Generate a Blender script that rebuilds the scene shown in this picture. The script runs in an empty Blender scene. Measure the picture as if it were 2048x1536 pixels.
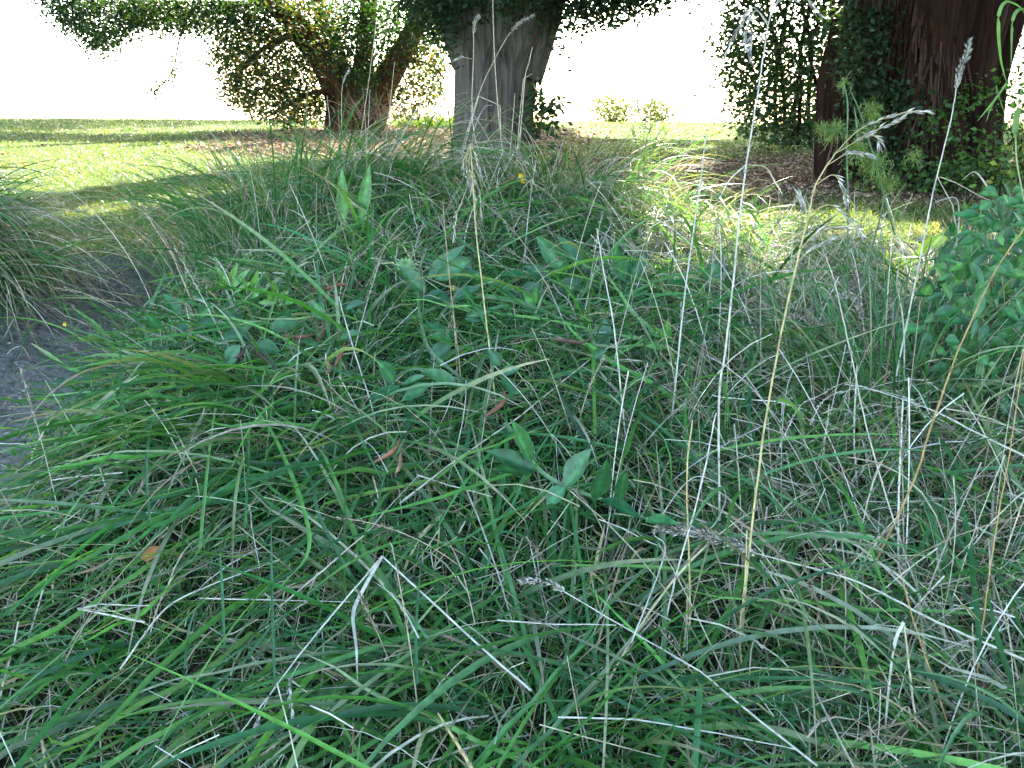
import bpy, math, random
import numpy as np
from mathutils import Vector
random.seed(7); R = np.random.default_rng(11)
S = bpy.context.scene
EYE = 1.2                                  # camera height above the world's zero
PITCH = math.radians(14.6); FPX = 1990.0   # focal length in pixels of a 2048 wide picture

# ---------------------------------------------------------------- camera, sky, sun, exposure
cd = bpy.data.cameras.new('camera'); cam = bpy.data.objects.new('camera', cd)
S.collection.objects.link(cam); S.camera = cam
cam.location = (0, 0, EYE); cam.rotation_euler = (math.pi/2-PITCH, 0, 0)
cd.sensor_width = 36; cd.lens = 36*FPX/2048; cd.clip_start = .02; cd.clip_end = 3000
SUN_EL, SUN_AZ = math.radians(33), math.radians(10)      # azimuth measured from +y towards +x
SUN = np.array([math.cos(SUN_EL)*math.sin(SUN_AZ), math.cos(SUN_EL)*math.cos(SUN_AZ), math.sin(SUN_EL)])
w = bpy.data.worlds.new('World'); S.world = w; w.use_nodes = True
nt = w.node_tree; bg = nt.nodes['Background']
sky = nt.nodes.new('ShaderNodeTexSky'); sky.sky_type = 'NISHITA'; sky.sun_disc = False
sky.sun_elevation = SUN_EL; sky.sun_rotation = SUN_AZ; sky.air_density = 1.0; sky.dust_density = 1.6; sky.ozone_density = 1.0
nt.links.new(sky.outputs[0], bg.inputs[0]); bg.inputs[1].default_value = .15
sl = bpy.data.lights.new('sun', 'SUN'); sl.energy = 4.6; sl.angle = math.radians(.5); sl.color = (1, .93, .80)
so = bpy.data.objects.new('sun', sl); S.collection.objects.link(so)
so.rotation_euler = Vector(tuple(SUN)).to_track_quat('Z', 'Y').to_euler(); so.location = (6, 12, 14)
S.view_settings.view_transform = 'Standard'; S.view_settings.look = 'None'
S.view_settings.exposure = 3.2; S.view_settings.gamma = 1
S.render.engine = 'CYCLES'
S.cycles.max_bounces = 6; S.cycles.diffuse_bounces = 3; S.cycles.transmission_bounces = 4

# ---------------------------------------------------------------- numeric helpers
def _h(i, j, s): 
    n = np.sin(i*127.1 + j*311.7 + s*74.7)*43758.5453
    return n-np.floor(n)
def vn(x, y, s=0.):
    x = np.asarray(x, float); y = np.asarray(y, float)
    i = np.floor(x); j = np.floor(y); u = x-i; v = y-j
    u = u*u*(3-2*u); v = v*v*(3-2*v)
    return (_h(i, j, s)*(1-u)+_h(i+1, j, s)*u)*(1-v)+(_h(i, j+1, s)*(1-u)+_h(i+1, j+1, s)*u)*v
def fbm(x, y, s=0., o=3):
    r = 0; a = .5
    for k in range(o): r = r+a*vn(x*2**k, y*2**k, s+k*3.3); a *= .5
    return r
def sst(a, b, x):
    t = np.clip((x-a)/(b-a), 0, 1); return t*t*(3-2*t)

# ---------------------------------------------------------------- terrain: a bank, a worn hollow, a rising lawn
def lawn(x, y):
    X = [-60, 4, 5, 8, 12, 18, 25, 31, 40, 60, 120, 700]; Z = [-.5, -.5, -.52, -.46, -.36, -.18, .02, .10, -.3, -2.5, -6, -9]
    z = sum(np.interp(y+d, X, Z) for d in (-1, 0, 1))/3
    return z-.006*x*sst(6, 30, y)*(1-sst(40, 80, y))
def XB(y): return np.interp(y, [.9, 1.2, 1.6, 1.85, 2.2, 2.7, 3.6, 4.2], [-1.3, -1.25, -1.12, -1.02, -1.06, -1.16, -1.24, -1.1])
def H(x, y):
    x = np.asarray(x, float); y = np.asarray(y, float)
    L = lawn(x, y)
    low = np.interp(y, [0, .6, 1.2, 1.9, 2.2, 3.5, 3.72, 4.0, 4.4], [-1.7, -1.45, -1.05, -.72, -.67, -.64, -.60, -.52, -.5])
    low = np.where(y > 4.4, L, low)
    bc = np.interp(y, [-1, 0, .6, 1.2, 1.6, 2.0, 2.5, 3.0, 3.5, 3.9, 4.7], [-1.7, -1.3, -1.12, -.85, -.66, -.53, -.43, -.36, -.31, -.35, -.52])
    br = np.interp(y, [-1, 0, .6, 1.2, 1.6, 2.0, 2.5, 3.0, 3.5, 4.1, 4.7], [-1.7, -1.3, -1.10, -.84, -.68, -.56, -.48, -.46, -.48, -.49, -.47])
    k = sst(.35, 1.1, x)
    b = bc*(1-k)+br*k-.05-.10*sst(-.45, -.95, x)*sst(2.1, 2.8, y)*sst(4.4, 3.9, y)
    wb = sst(-.04, .34, x-XB(y))
    z = low*(1-wb)+b*wb
    f = sst(4.1, 4.9, y); z = z*(1-f)+L*f
    z = z+.44*np.exp(-(((x+2.05)/.5)**2+((y-3.2)/.55)**2)**1.2)
    z = z+(.10*np.exp(-(((x+.35)/.5)**2+((y-3.3)/.45)**2))+.07*np.exp(-(((x-.15)/.6)**2+((y-3.5)/.35)**2)))*wb
    near = 1-sst(8, 20, y)
    z = z+near*.05*(fbm(x*3+5, y*3, 1.)-.45)*(.3+.7*wb)+near*.026*(vn(x*15, y*15, 2.)-.5)+near*.014*(vn(x*33, y*33, 3.)-.5)
    return z+.05*(fbm(x*.6, y*.6, 5.)-.45)*sst(5, 8, y)+EYE
cp, sp_ = math.cos(PITCH), math.sin(PITCH)
def ray(px, py):
    a = (px-1024)/FPX; b = (768-py)/FPX
    return np.array([a, cp+b*sp_, -sp_+b*cp])
def P(px, py, y):                       # point of that picture position at depth y
    d = ray(px, py); return np.array([0, 0, EYE])+d*(y/d[1])
def at(px, py, up=0.):                  # point on the ground
    d = ray(px, py); t = np.arange(.5, 40, .01); p = d[None]*t[:, None]
    g = H(p[:, 0], p[:, 1])-EYE; k = np.argmax(p[:, 2] < g)
    q = p[k]; return np.array([q[0], q[1], g[k]+EYE+up])
def lay(px, py, lift=.05):              # resting on top of the sward
    d = ray(px, py); q = at(px, py); v = np.array([0, 0, EYE])-q; v /= np.linalg.norm(v)
    return q+v*lift
def topx(p):
    q = p-np.array([0, 0, EYE]); dz = q[..., 1]*cp-q[..., 2]*sp_; dy = q[..., 1]*sp_+q[..., 2]*cp
    dz = np.where(dz < .05, .05, dz)
    return 1024+FPX*q[..., 0]/dz, 768-FPX*dy/dz
def inpoly(x, y, poly):
    c = np.zeros(np.shape(x), bool); n = len(poly)
    for i in range(n):
        x1, y1 = poly[i]; x2, y2 = poly[i-1]
        with np.errstate(divide='ignore', invalid='ignore'):
            c ^= ((y1 > y) != (y2 > y)) & (x < (x2-x1)*(y-y1)/((y2-y1) or 1e-9)+x1)
    return c

# ---------------------------------------------------------------- object helpers
def tag(o, label=None, cat=None, group=None, kind=None):
    for k, v in (('label', label), ('category', cat), ('group', group), ('kind', kind)):
        if v: o[k] = v
    return o
def thing(name, loc, label, cat, group=None):
    o = bpy.data.objects.new(name, None); S.collection.objects.link(o)
    o.location = tuple(float(v) for v in loc); o.empty_display_size = .05
    tag(o, label, cat, group); return o
def mesh(name, V, F, col, mat, parent=None, smooth=False):
    V = np.asarray(V, np.float32); F = np.asarray(F, np.int32)
    if parent is not None: V = V-np.array(parent.location, np.float32)[None]
    m = bpy.data.meshes.new(name); n = len(V); f = len(F); k = F.shape[1]
    m.vertices.add(n); m.vertices.foreach_set('co', V.ravel())
    m.loops.add(f*k); m.loops.foreach_set('vertex_index', F.ravel())
    m.polygons.add(f); m.polygons.foreach_set('loop_start', np.arange(0, f*k, k, dtype=np.int32))
    m.polygons.foreach_set('loop_total', np.full(f, k, np.int32))
    if smooth: m.polygons.foreach_set('use_smooth', np.ones(f, bool))
    if col is not None:
        col = np.asarray(col, np.float32)
        if col.ndim == 1: col = np.tile(col, (n, 1))
        a = m.color_attributes.new('col', 'FLOAT_COLOR', 'POINT')
        a.data.foreach_set('color', np.concatenate([col, np.ones((n, 1), np.float32)], 1).ravel())
    m.materials.append(mat); m.update(); m.validate()
    o = bpy.data.objects.new(name, m); S.collection.objects.link(o)
    if parent is not None: o.parent = parent
    return o
class Acc:                               # gathers quads
    def __init__(s): s.V = []; s.F = []; s.C = []; s.n = 0
    def add(s, V, F, C):
        V = np.asarray(V).reshape(-1, 3); C = np.asarray(C, float)
        if C.ndim == 1: C = np.tile(C, (len(V), 1))
        s.V.append(V); s.F.append(np.asarray(F).reshape(-1, 4)+s.n); s.C.append(C); s.n += len(V)
    def build(s, name, mat, parent=None, smooth=False):
        return mesh(name, np.concatenate(s.V), np.concatenate(s.F), np.concatenate(s.C), mat, parent, smooth)

# ---------------------------------------------------------------- materials
def mat_base(name):
    m = bpy.data.materials.new(name); m.use_nodes = True; t = m.node_tree
    return m, t, t.nodes['Principled BSDF'], t.nodes['Material Output']
def leafmat(name, rough=.42, trans=.35, spec=.35, tint=(1.5, 1.35, .45), var=.25):
    m, t, b, out = mat_base(name); N = t.nodes.new; Lk = t.links.new
    a = N('ShaderNodeVertexColor'); a.layer_name = 'col'
    tc = N('ShaderNodeTexCoord'); no = N('ShaderNodeTexNoise'); no.inputs['Scale'].default_value = 60; no.inputs['Detail'].default_value = 4
    Lk(tc.outputs['Object'], no.inputs['Vector'])
    mr = N('ShaderNodeMapRange'); mr.inputs[1].default_value = .3; mr.inputs[2].default_value = .7
    mr.inputs[3].default_value = 1-var; mr.inputs[4].default_value = 1+var; Lk(no.outputs[0], mr.inputs[0])
    mx = N('ShaderNodeVectorMath'); mx.operation = 'SCALE'; Lk(a.outputs[0], mx.inputs[0]); Lk(mr.outputs[0], mx.inputs['Scale'])
    Lk(mx.outputs[0], b.inputs['Base Color']); b.inputs['Roughness'].default_value = rough; b.inputs['Specular IOR Level'].default_value = spec
    if trans > 0:
        tr = N('ShaderNodeBsdfTranslucent'); v = N('ShaderNodeVectorMath'); v.operation = 'MULTIPLY'; v.inputs[1].default_value = tint
        Lk(mx.outputs[0], v.inputs[0]); Lk(v.outputs[0], tr.inputs[0])
        ms = N('ShaderNodeMixShader'); ms.inputs[0].default_value = trans
        Lk(b.outputs[0], ms.inputs[1]); Lk(tr.outputs[0], ms.inputs[2]); Lk(ms.outputs[0], out.inputs[0])
    return m
M_BLADE = leafmat('grass blade', .38, .38, .45, (1.7, 1.7, .5))
M_STRAW = leafmat('dry straw', .6, .25, .25, (1.1, 1.0, .8), .3)
M_LEAF = leafmat('tree leaf', .5, .32, .3, (1.9, 1.7, .4))
M_BROAD = leafmat('broad leaf', .36, .3, .5, (1.7, 1.8, .4), .4)
M_POD = leafmat('brown pod', .7, .0, .2, var=.4)
M_LITTER = leafmat('leaf litter', .8, .15, .2, (1.1, 1, .8), .3)
def barkmat(name, c1, c2, c3, sx=9, sz=.8, bump=.9):
    m, t, b, out = mat_base(name); N = t.nodes.new; Lk = t.links.new
    tc = N('ShaderNodeTexCoord'); mp = N('ShaderNodeMapping'); mp.inputs['Scale'].default_value = (sx, sx, sz)
    Lk(tc.outputs['Object'], mp.inputs[0])
    n1 = N('ShaderNodeTexNoise'); n1.inputs['Scale'].default_value = 1.6; n1.inputs['Detail'].default_value = 9; n1.inputs['Roughness'].default_value = .68; n1.inputs['Distortion'].default_value = .6
    Lk(mp.outputs[0], n1.inputs['Vector'])
    n2 = N('ShaderNodeTexNoise'); n2.inputs['Scale'].default_value = 2.3; n2.inputs['Detail'].default_value = 3; Lk(tc.outputs['Object'], n2.inputs['Vector'])
    r = N('ShaderNodeValToRGB'); e = r.color_ramp.elements; e[0].position = .33; e[0].color = (*c1, 1); e[1].position = .62; e[1].color = (*c2, 1)
    Lk(n1.outputs[0], r.inputs[0])
    mx = N('ShaderNodeMix'); mx.data_type = 'RGBA'; mx.inputs[7].default_value = (*c3, 1)
    mr = N('ShaderNodeMapRange'); mr.inputs[1].default_value = .48; mr.inputs[2].default_value = .66; mr.inputs[4].default_value = .75
    Lk(n2.outputs[0], mr.inputs[0]); Lk(mr.outputs[0], mx.inputs[0]); Lk(r.outputs[0], mx.inputs[6]); Lk(mx.outputs[2], b.inputs['Base Color'])
    b.inputs['Roughness'].default_value = .9; b.inputs['Specular IOR Level'].default_value = .15
    bp = N('ShaderNodeBump'); bp.inputs['Strength'].default_value = bump; bp.inputs['Distance'].default_value = .06
    Lk(n1.outputs[0], bp.inputs['Height']); Lk(bp.outputs[0], b.inputs['Normal'])
    return m
B_GREY = barkmat('grey fissured bark', (.028, .024, .021), (.185, .155, .135), (.12, .108, .085), 11, .7, 1.)
B_RED = barkmat('red brown bark', (.05, .02, .012), (.21, .095, .05), (.10, .05, .03))
B_DARK = barkmat('dark red shaggy bark', (.009, .006, .005), (.062, .028, .018), (.033, .018, .013), 14, .6, 1.)

# ---------------------------------------------------------------- ground sheet
def mulch(x, y):
    a = 1-sst(.75, 1.1, np.sqrt(((x+1.7)/3.4)**2+((y-18)/6.5)**2)+.5*(fbm(x*.7, y*.7, 9.)-.45))
    b = 1-sst(.7, 1.1, np.sqrt(((x-5.0)/4.4)**2+((y-8.7)/3.7)**2)+.6*(fbm(x*.9, y*.9, 4.)-.45))
    c = 1-sst(.6, 1.1, np.sqrt(((x-.3)/2.2)**2+((y-9)/2.6)**2)+.6*(fbm(x*.9, y*.9, 6.)-.45))
    return np.clip(np.maximum(np.maximum(a, b), .8*c), 0, 1)
def bare(x, y):
    d = x-XB(y)
    g = sst(.22, .02, d)*sst(4.1, 3.85, y)*sst(-3.4, -2.6, x+0*y)
    m = np.exp(-(((x+2.05)/.52)**2+((y-3.2)/.6)**2))
    return np.clip(g*(1-sst(.25, .5, m)), 0, 1)
xs = np.concatenate([-np.geomspace(800, 3.2, 60), np.arange(-3.1, 3.1, .03), np.geomspace(3.2, 800, 60)])
ys = np.concatenate([np.linspace(-60, .2, 22), np.arange(.25, 5.2, .03), np.geomspace(5.25, 40, 150), np.geomspace(41, 900, 40)])
X, Y = np.meshgrid(xs, ys); Z = H(X, Y)
nx, ny = len(xs), len(ys); I = np.arange(nx*ny).reshape(ny, nx)
F = np.stack([I[:-1, :-1], I[:-1, 1:], I[1:, 1:], I[1:, :-1]], -1).reshape(-1, 4)
mu, ba = mulch(X, Y).ravel(), bare(X, Y).ravel()
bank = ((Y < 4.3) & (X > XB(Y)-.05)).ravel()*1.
m, t, b, out = mat_base('ground'); N = t.nodes.new; Lk = t.links.new
a = N('ShaderNodeVertexColor'); a.layer_name = 'col'; sc = N('ShaderNodeSeparateColor'); Lk(a.outputs[0], sc.inputs[0])
geo = N('ShaderNodeNewGeometry')
def noise(scale, det=5):
    n = N('ShaderNodeTexNoise'); n.inputs['Scale'].default_value = scale; n.inputs['Detail'].default_value = det; n.inputs['Roughness'].default_value = .65
    Lk(geo.outputs['Position'], n.inputs['Vector']); return n
def ramp(n, stops):
    r = N('ShaderNodeValToRGB'); e = r.color_ramp.elements
    e[0].position, e[0].color = stops[0][0], (*stops[0][1], 1); e[1].position, e[1].color = stops[-1][0], (*stops[-1][1], 1)
    for s_ in stops[1:-1]: q = e.new(s_[0]); q.color = (*s_[1], 1)
    Lk(n.outputs[0], r.inputs[0]); return r
def mixc(f, A, B_):
    x = N('ShaderNodeMix'); x.data_type = 'RGBA'; Lk(f, x.inputs[0]); Lk(A, x.inputs[6]); Lk(B_, x.inputs[7]); return x.outputs[2]
n_g, n_f = noise(3.), noise(45., 6)
grass_c = ramp(n_g, [(.3, (.055, .10, .028)), (.6, (.11, .16, .045)), (.75, (.15, .16, .06))])
mul_c = ramp(n_f, [(.35, (.06, .035, .022)), (.55, (.17, .10, .065)), (.7, (.30, .20, .13))])
dirt_c = ramp(n_f, [(.3, (.09, .08, .065)), (.5, (.20, .19, .165)), (.7, (.31, .29, .255))])
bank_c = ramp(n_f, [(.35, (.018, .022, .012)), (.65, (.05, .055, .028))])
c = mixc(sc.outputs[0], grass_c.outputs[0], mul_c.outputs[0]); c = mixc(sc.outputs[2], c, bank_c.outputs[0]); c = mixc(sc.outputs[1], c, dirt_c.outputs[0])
Lk(c, b.inputs['Base Color']); b.inputs['Roughness'].default_value = .95; b.inputs['Specular IOR Level'].default_value = .1
bp = N('ShaderNodeBump'); bp.inputs['Distance'].default_value = .04; bp.inputs['Strength'].default_value = 1; Lk(n_f.outputs[0], bp.inputs['Height']); Lk(bp.outputs[0], b.inputs['Normal'])
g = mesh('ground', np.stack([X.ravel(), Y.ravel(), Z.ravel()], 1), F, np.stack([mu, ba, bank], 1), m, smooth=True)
tag(g, kind='structure')

# ---------------------------------------------------------------- growing things
UP = np.array([0, 0, 1.])
def grow(root, az, el0, droop, length, S_=6, cl=None, wob=0., power=1.3):
    n = len(root); p = np.array(root, float); C = np.zeros((n, S_+1, 3)); C[:, 0] = p
    seg = length/S_
    if cl is None: cl = np.full(n, -1.)
    for k in range(S_):
        tt = (k+.5)/S_; el = el0-droop*tt**power; a_ = az+wob*tt
        p = p+seg[:, None]*np.stack([np.cos(el)*np.sin(a_), np.cos(el)*np.cos(a_), np.sin(el)], 1)
        g_ = H(p[:, 0], p[:, 1])+cl*(.3+.7*tt)
        p[:, 2] = np.where(cl > -.5, np.maximum(p[:, 2], g_), p[:, 2]); C[:, k+1] = p
    return C
def frames(C, tw):
    T = np.gradient(C, axis=1); T /= np.linalg.norm(T, axis=2, keepdims=True)+1e-9
    Hh = np.cross(T, UP); ln = np.linalg.norm(Hh, axis=2, keepdims=True)
    Hh = np.where(ln > .05, Hh/np.maximum(ln, 1e-6), np.array([1., 0, 0])); Nn = np.cross(Hh, T)
    tw = np.asarray(tw); tw = tw[:, None, None] if tw.ndim == 1 else tw[..., None]
    return T, np.cos(tw)*Hh+np.sin(tw)*Nn
def ribbon(acc, C, width, tw, col, tipcol=None, shape='blade', fold=0.):
    n, s, _ = C.shape; t = np.linspace(0, 1, s)
    if shape == 'blade': pr = np.clip(1.0-.25*(1-t)**2, 0, 1)*np.clip((1-t)*2.6, .04, 1)**.7
    elif shape == 'leaf': pr = np.clip(np.sin(np.pi*np.clip(t, .02, .985)**.85), .05, 1)**.8
    else: pr = np.ones(s)
    T, side = frames(C, tw); off = side*(width[:, None]*pr[None])[..., None]*.5
    if tipcol is None: tipcol = col
    cc = col[:, None, :]*(1-t[None, :, None]**2)+tipcol[:, None, :]*t[None, :, None]**2
    if fold:
        nn = np.cross(side, T)*(width[:, None]*pr[None])[..., None]*fold
        V = np.stack([C-off+nn, C, C+off+nn], 2); k = 3
    else: V = np.stack([C-off, C+off], 2); k = 2
    idx = np.arange(n*s*k).reshape(n, s, k)
    F = np.concatenate([np.stack([idx[:, :-1, j], idx[:, :-1, j+1], idx[:, 1:, j+1], idx[:, 1:, j]], -1).reshape(-1, 4) for j in range(k-1)])
    acc.add(V, F, np.repeat(cc[:, :, None, :], k, 2).reshape(-1, 3))
def pick(cols, n, jit=.18):
    cols = np.array(cols); c = cols[R.integers(0, len(cols), n)]
    return c*(1+jit*R.standard_normal((n, 1)))*(1+.06*R.standard_normal((n, 3)))
GREEN = [(.055, .19, .035), (.04, .155, .035), (.075, .23, .04), (.03, .115, .03), (.11, .27, .05), (.05, .18, .05)]
TEAL = [(.045, .165, .06), (.06, .19, .07), (.08, .21, .075), (.04, .125, .05)]
STRAW = [(.42, .37, .25), (.33, .27, .17), (.50, .46, .34), (.24, .19, .12), (.36, .33, .22)]
PALE = [(.59, .54, .42), (.52, .47, .33), (.62, .58, .47)]
def smooth_path(pts, m=8):
    p = np.array(pts, float); q = np.vstack([2*p[0]-p[1], p, 2*p[-1]-p[-2]]); o = []
    for i in range(1, len(q)-2):
        for t in np.linspace(0, 1, m, endpoint=False):
            a_, b_, c_, d_ = q[i-1:i+3]
            o.append(.5*((2*b_)+(-a_+c_)*t+(2*a_-5*b_+4*c_-d_)*t*t+(-a_+3*b_-3*c_+d_)*t**3))
    o.append(p[-1]); return np.array(o)
def tube(acc, path, rad, col, sides=6, rough=None):
    path = np.asarray(path); n = len(path); rad = np.broadcast_to(rad, n).astype(float)
    T = np.gradient(path, axis=0); T /= np.linalg.norm(T, axis=1, keepdims=True)+1e-9
    ref = np.array([.13, .95, .2]) if abs(T[0] @ np.array([0, 1, 0])) < .9 else np.array([1., 0, .1])
    A = np.cross(T, ref); A /= np.linalg.norm(A, axis=1, keepdims=True); B_ = np.cross(T, A)
    th = np.linspace(0, 2*np.pi, sides, endpoint=False)
    rr = rad[:, None]*np.ones((1, sides))
    if rough is not None: rr = rr*rough(th[None, :], np.arange(n)[:, None]*np.ones((1, sides)), path)
    V = path[:, None]+rr[..., None]*(np.cos(th)[None, :, None]*A[:, None]+np.sin(th)[None, :, None]*B_[:, None])
    i = np.arange(n*sides).reshape(n, sides); j = np.roll(i, -1, 1)
    F = np.stack([i[:-1], j[:-1], j[1:], i[1:]], -1).reshape(-1, 4)
    acc.add(V, F, col)
def leaves(acc, pos, size, cols, aspect=.55, flat=.5, az=None):
    n = len(pos); d = R.standard_normal((n, 3)); d[:, 2] = d[:, 2]*flat-.25; d /= np.linalg.norm(d, axis=1, keepdims=True)
    u = R.standard_normal((n, 3)); s_ = np.cross(d, u); s_ /= np.linalg.norm(s_, axis=1, keepdims=True)
    size = np.broadcast_to(size, n)[:, None]; w_ = size*aspect*.5; nn = np.cross(s_, d)
    V = np.stack([pos, pos+d*size*.5+s_*w_+nn*size*.06, pos+d*size-nn*size*.05, pos+d*size*.45-s_*w_+nn*size*.06], 1)
    acc.add(V, np.arange(n*4).reshape(n, 4), np.repeat(cols, 4, 0))

# ---------------------------------------------------------------- where the sun gets through (crown leaves left out to light these zones)
LIT = [  # picture outline on the ground, nearest and farthest depth
 ([(-200, 290), (0, 278), (250, 265), (500, 258), (950, 240), (950, 288), (620, 292), (450, 303), (250, 325), (0, 350), (-200, 372)], 6, 32),
 ([(-100, 392), (120, 372), (330, 345), (530, 328), (540, 338), (340, 360), (150, 386), (-100, 410)], 5.5, 20),
 ([(1330, 425), (1600, 418), (2000, 425), (2100, 470), (1900, 500), (1340, 492)], 4.4, 9),
 ([(1150, 236), (1480, 240), (1480, 262), (1150, 256)], 10, 60),
 ([(1220, 385), (1330, 362), (1440, 430), (1480, 480), (1400, 500), (1300, 470)], 2.0, 4.6),
 ([(1720, 455), (1900, 450), (1850, 560), (1740, 570)], 2.0, 4.6),
 ([(1330, 300), (1450, 285), (1440, 296), (1330, 312)], 6, 20)]
GAPS = [(.55, 3.5, .26, .4), (.86, 3.2, .16, .25), (1.28, 3.15, .14, .3), (1.72, 3.2, .16, .3), (.95, 2.55, .09, .09), (1.12, 2.7, .08, .08)]      # sun flecks on the bank: centre, half sizes
def sunlit_gap(p):
    r = np.zeros(len(p), bool)
    for hh in (0, .15, .32):
        q = p.copy()
        for _ in range(5):
            t = (q[:, 2]-hh-H(q[:, 0], q[:, 1]))/SUN[2]; q = q-SUN[None]*t[:, None]
        for a_, b_, c_, d_ in GAPS: r |= ((q[:, 0]-a_)/c_)**2+((q[:, 1]-b_)/d_)**2 < 1
        if hh > .2: continue
        px, py = topx(q)
        for poly, a_, b_ in LIT: r |= inpoly(px, py, poly) & (q[:, 1] > a_) & (q[:, 1] < b_)
    return r
def in_view(p, mrg=0):
    x, y = topx(p); return (x > -mrg) & (x < 2048+mrg) & (y > -mrg) & (y < 1536+mrg)

# ---------------------------------------------------------------- trees
def ridges(f, amp, zs, seed, fl=0., fk=5):
    def fn(th, k, path):
        z = path[:, 2][:, None]
        a_ = np.abs(vn(np.cos(th)*f+9+z*.25, np.sin(th)*f+z*zs, seed)-.5)*2
        c_ = vn(np.cos(th)*f*2.7+3+z*.3, np.sin(th)*f*2.7+z*zs*2, seed+4)
        return 1+amp*(a_-.4)+amp*.5*(c_-.5)+fl*np.cos(fk*th+seed+.3*z)
    return fn
def limb(acc, pxpts, y, rpx, fn=None, sides=48, m=10):
    ys_ = y if hasattr(y, '__len__') else [y]*len(pxpts)
    pts = [P(a_, b_, d_) for (a_, b_), d_ in zip(pxpts, ys_)]
    path = smooth_path(pts, m); rr = np.interp(np.linspace(0, 1, len(path)), np.linspace(0, 1, len(rpx)), rpx)
    tube(acc, path, rr/FPX*np.mean(ys_), (1, 1, 1), sides, fn)
def cloud(acc, poly, y0, y1, ncl, per, sig, size, cols, flat=.5):
    P_ = np.array(poly); lo, hi = P_.min(0), P_.max(0); cs = []
    while len(cs) < ncl:
        q = R.uniform(lo, hi, (400, 2)); q = q[inpoly(q[:, 0], q[:, 1], poly)]; cs += list(q)
    cs = np.array(cs[:ncl]); yy = R.uniform(y0, y1, ncl)
    c = np.array([P(a_, b_, d_) for (a_, b_), d_ in zip(cs, yy)])
    k = np.maximum(1, R.poisson(per, ncl)); pos = np.repeat(c, k, 0)
    pos = pos+R.standard_normal((len(pos), 3))*np.array([1, 1, .8])*sig
    ok = (pos[:, 2] > H(pos[:, 0], pos[:, 1])+.02) & (in_view(pos, 0) | ~sunlit_gap(pos)); pos = pos[ok]
    leaves(acc, pos, R.uniform(.7, 1.25, len(pos))*size, pick(cols, len(pos), .25), flat=flat)
def upper(acc, blobs, n, size, cols):
    for c, r, f in blobs:
        k = int(n*f); cc = R.standard_normal((max(8, k//60), 3)); cc /= np.linalg.norm(cc, axis=1, keepdims=True)
        cc *= R.uniform(0, 1, (len(cc), 1))**(1/3.); cc = cc*np.array(r)+np.array(c)
        pos = cc[R.integers(0, len(cc), k)]+R.standard_normal((k, 3))*.55
        pos = pos[~in_view(pos, 30)]; pos = pos[~sunlit_gap(pos)]
        leaves(acc, pos, R.uniform(.7, 1.3, len(pos))*size, pick(cols, len(pos), .2), .7)
TL = [(.018, .05, .025), (.028, .068, .026), (.014, .04, .022), (.045, .09, .03), (.022, .055, .035)]
TLw = TL+[(.12, .13, .03), (.15, .10, .03)]  # leaf colours with warm sunlit tones mixed in
TF = [(.018, .058, .018), (.028, .08, .024), (.014, .045, .016)]

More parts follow.
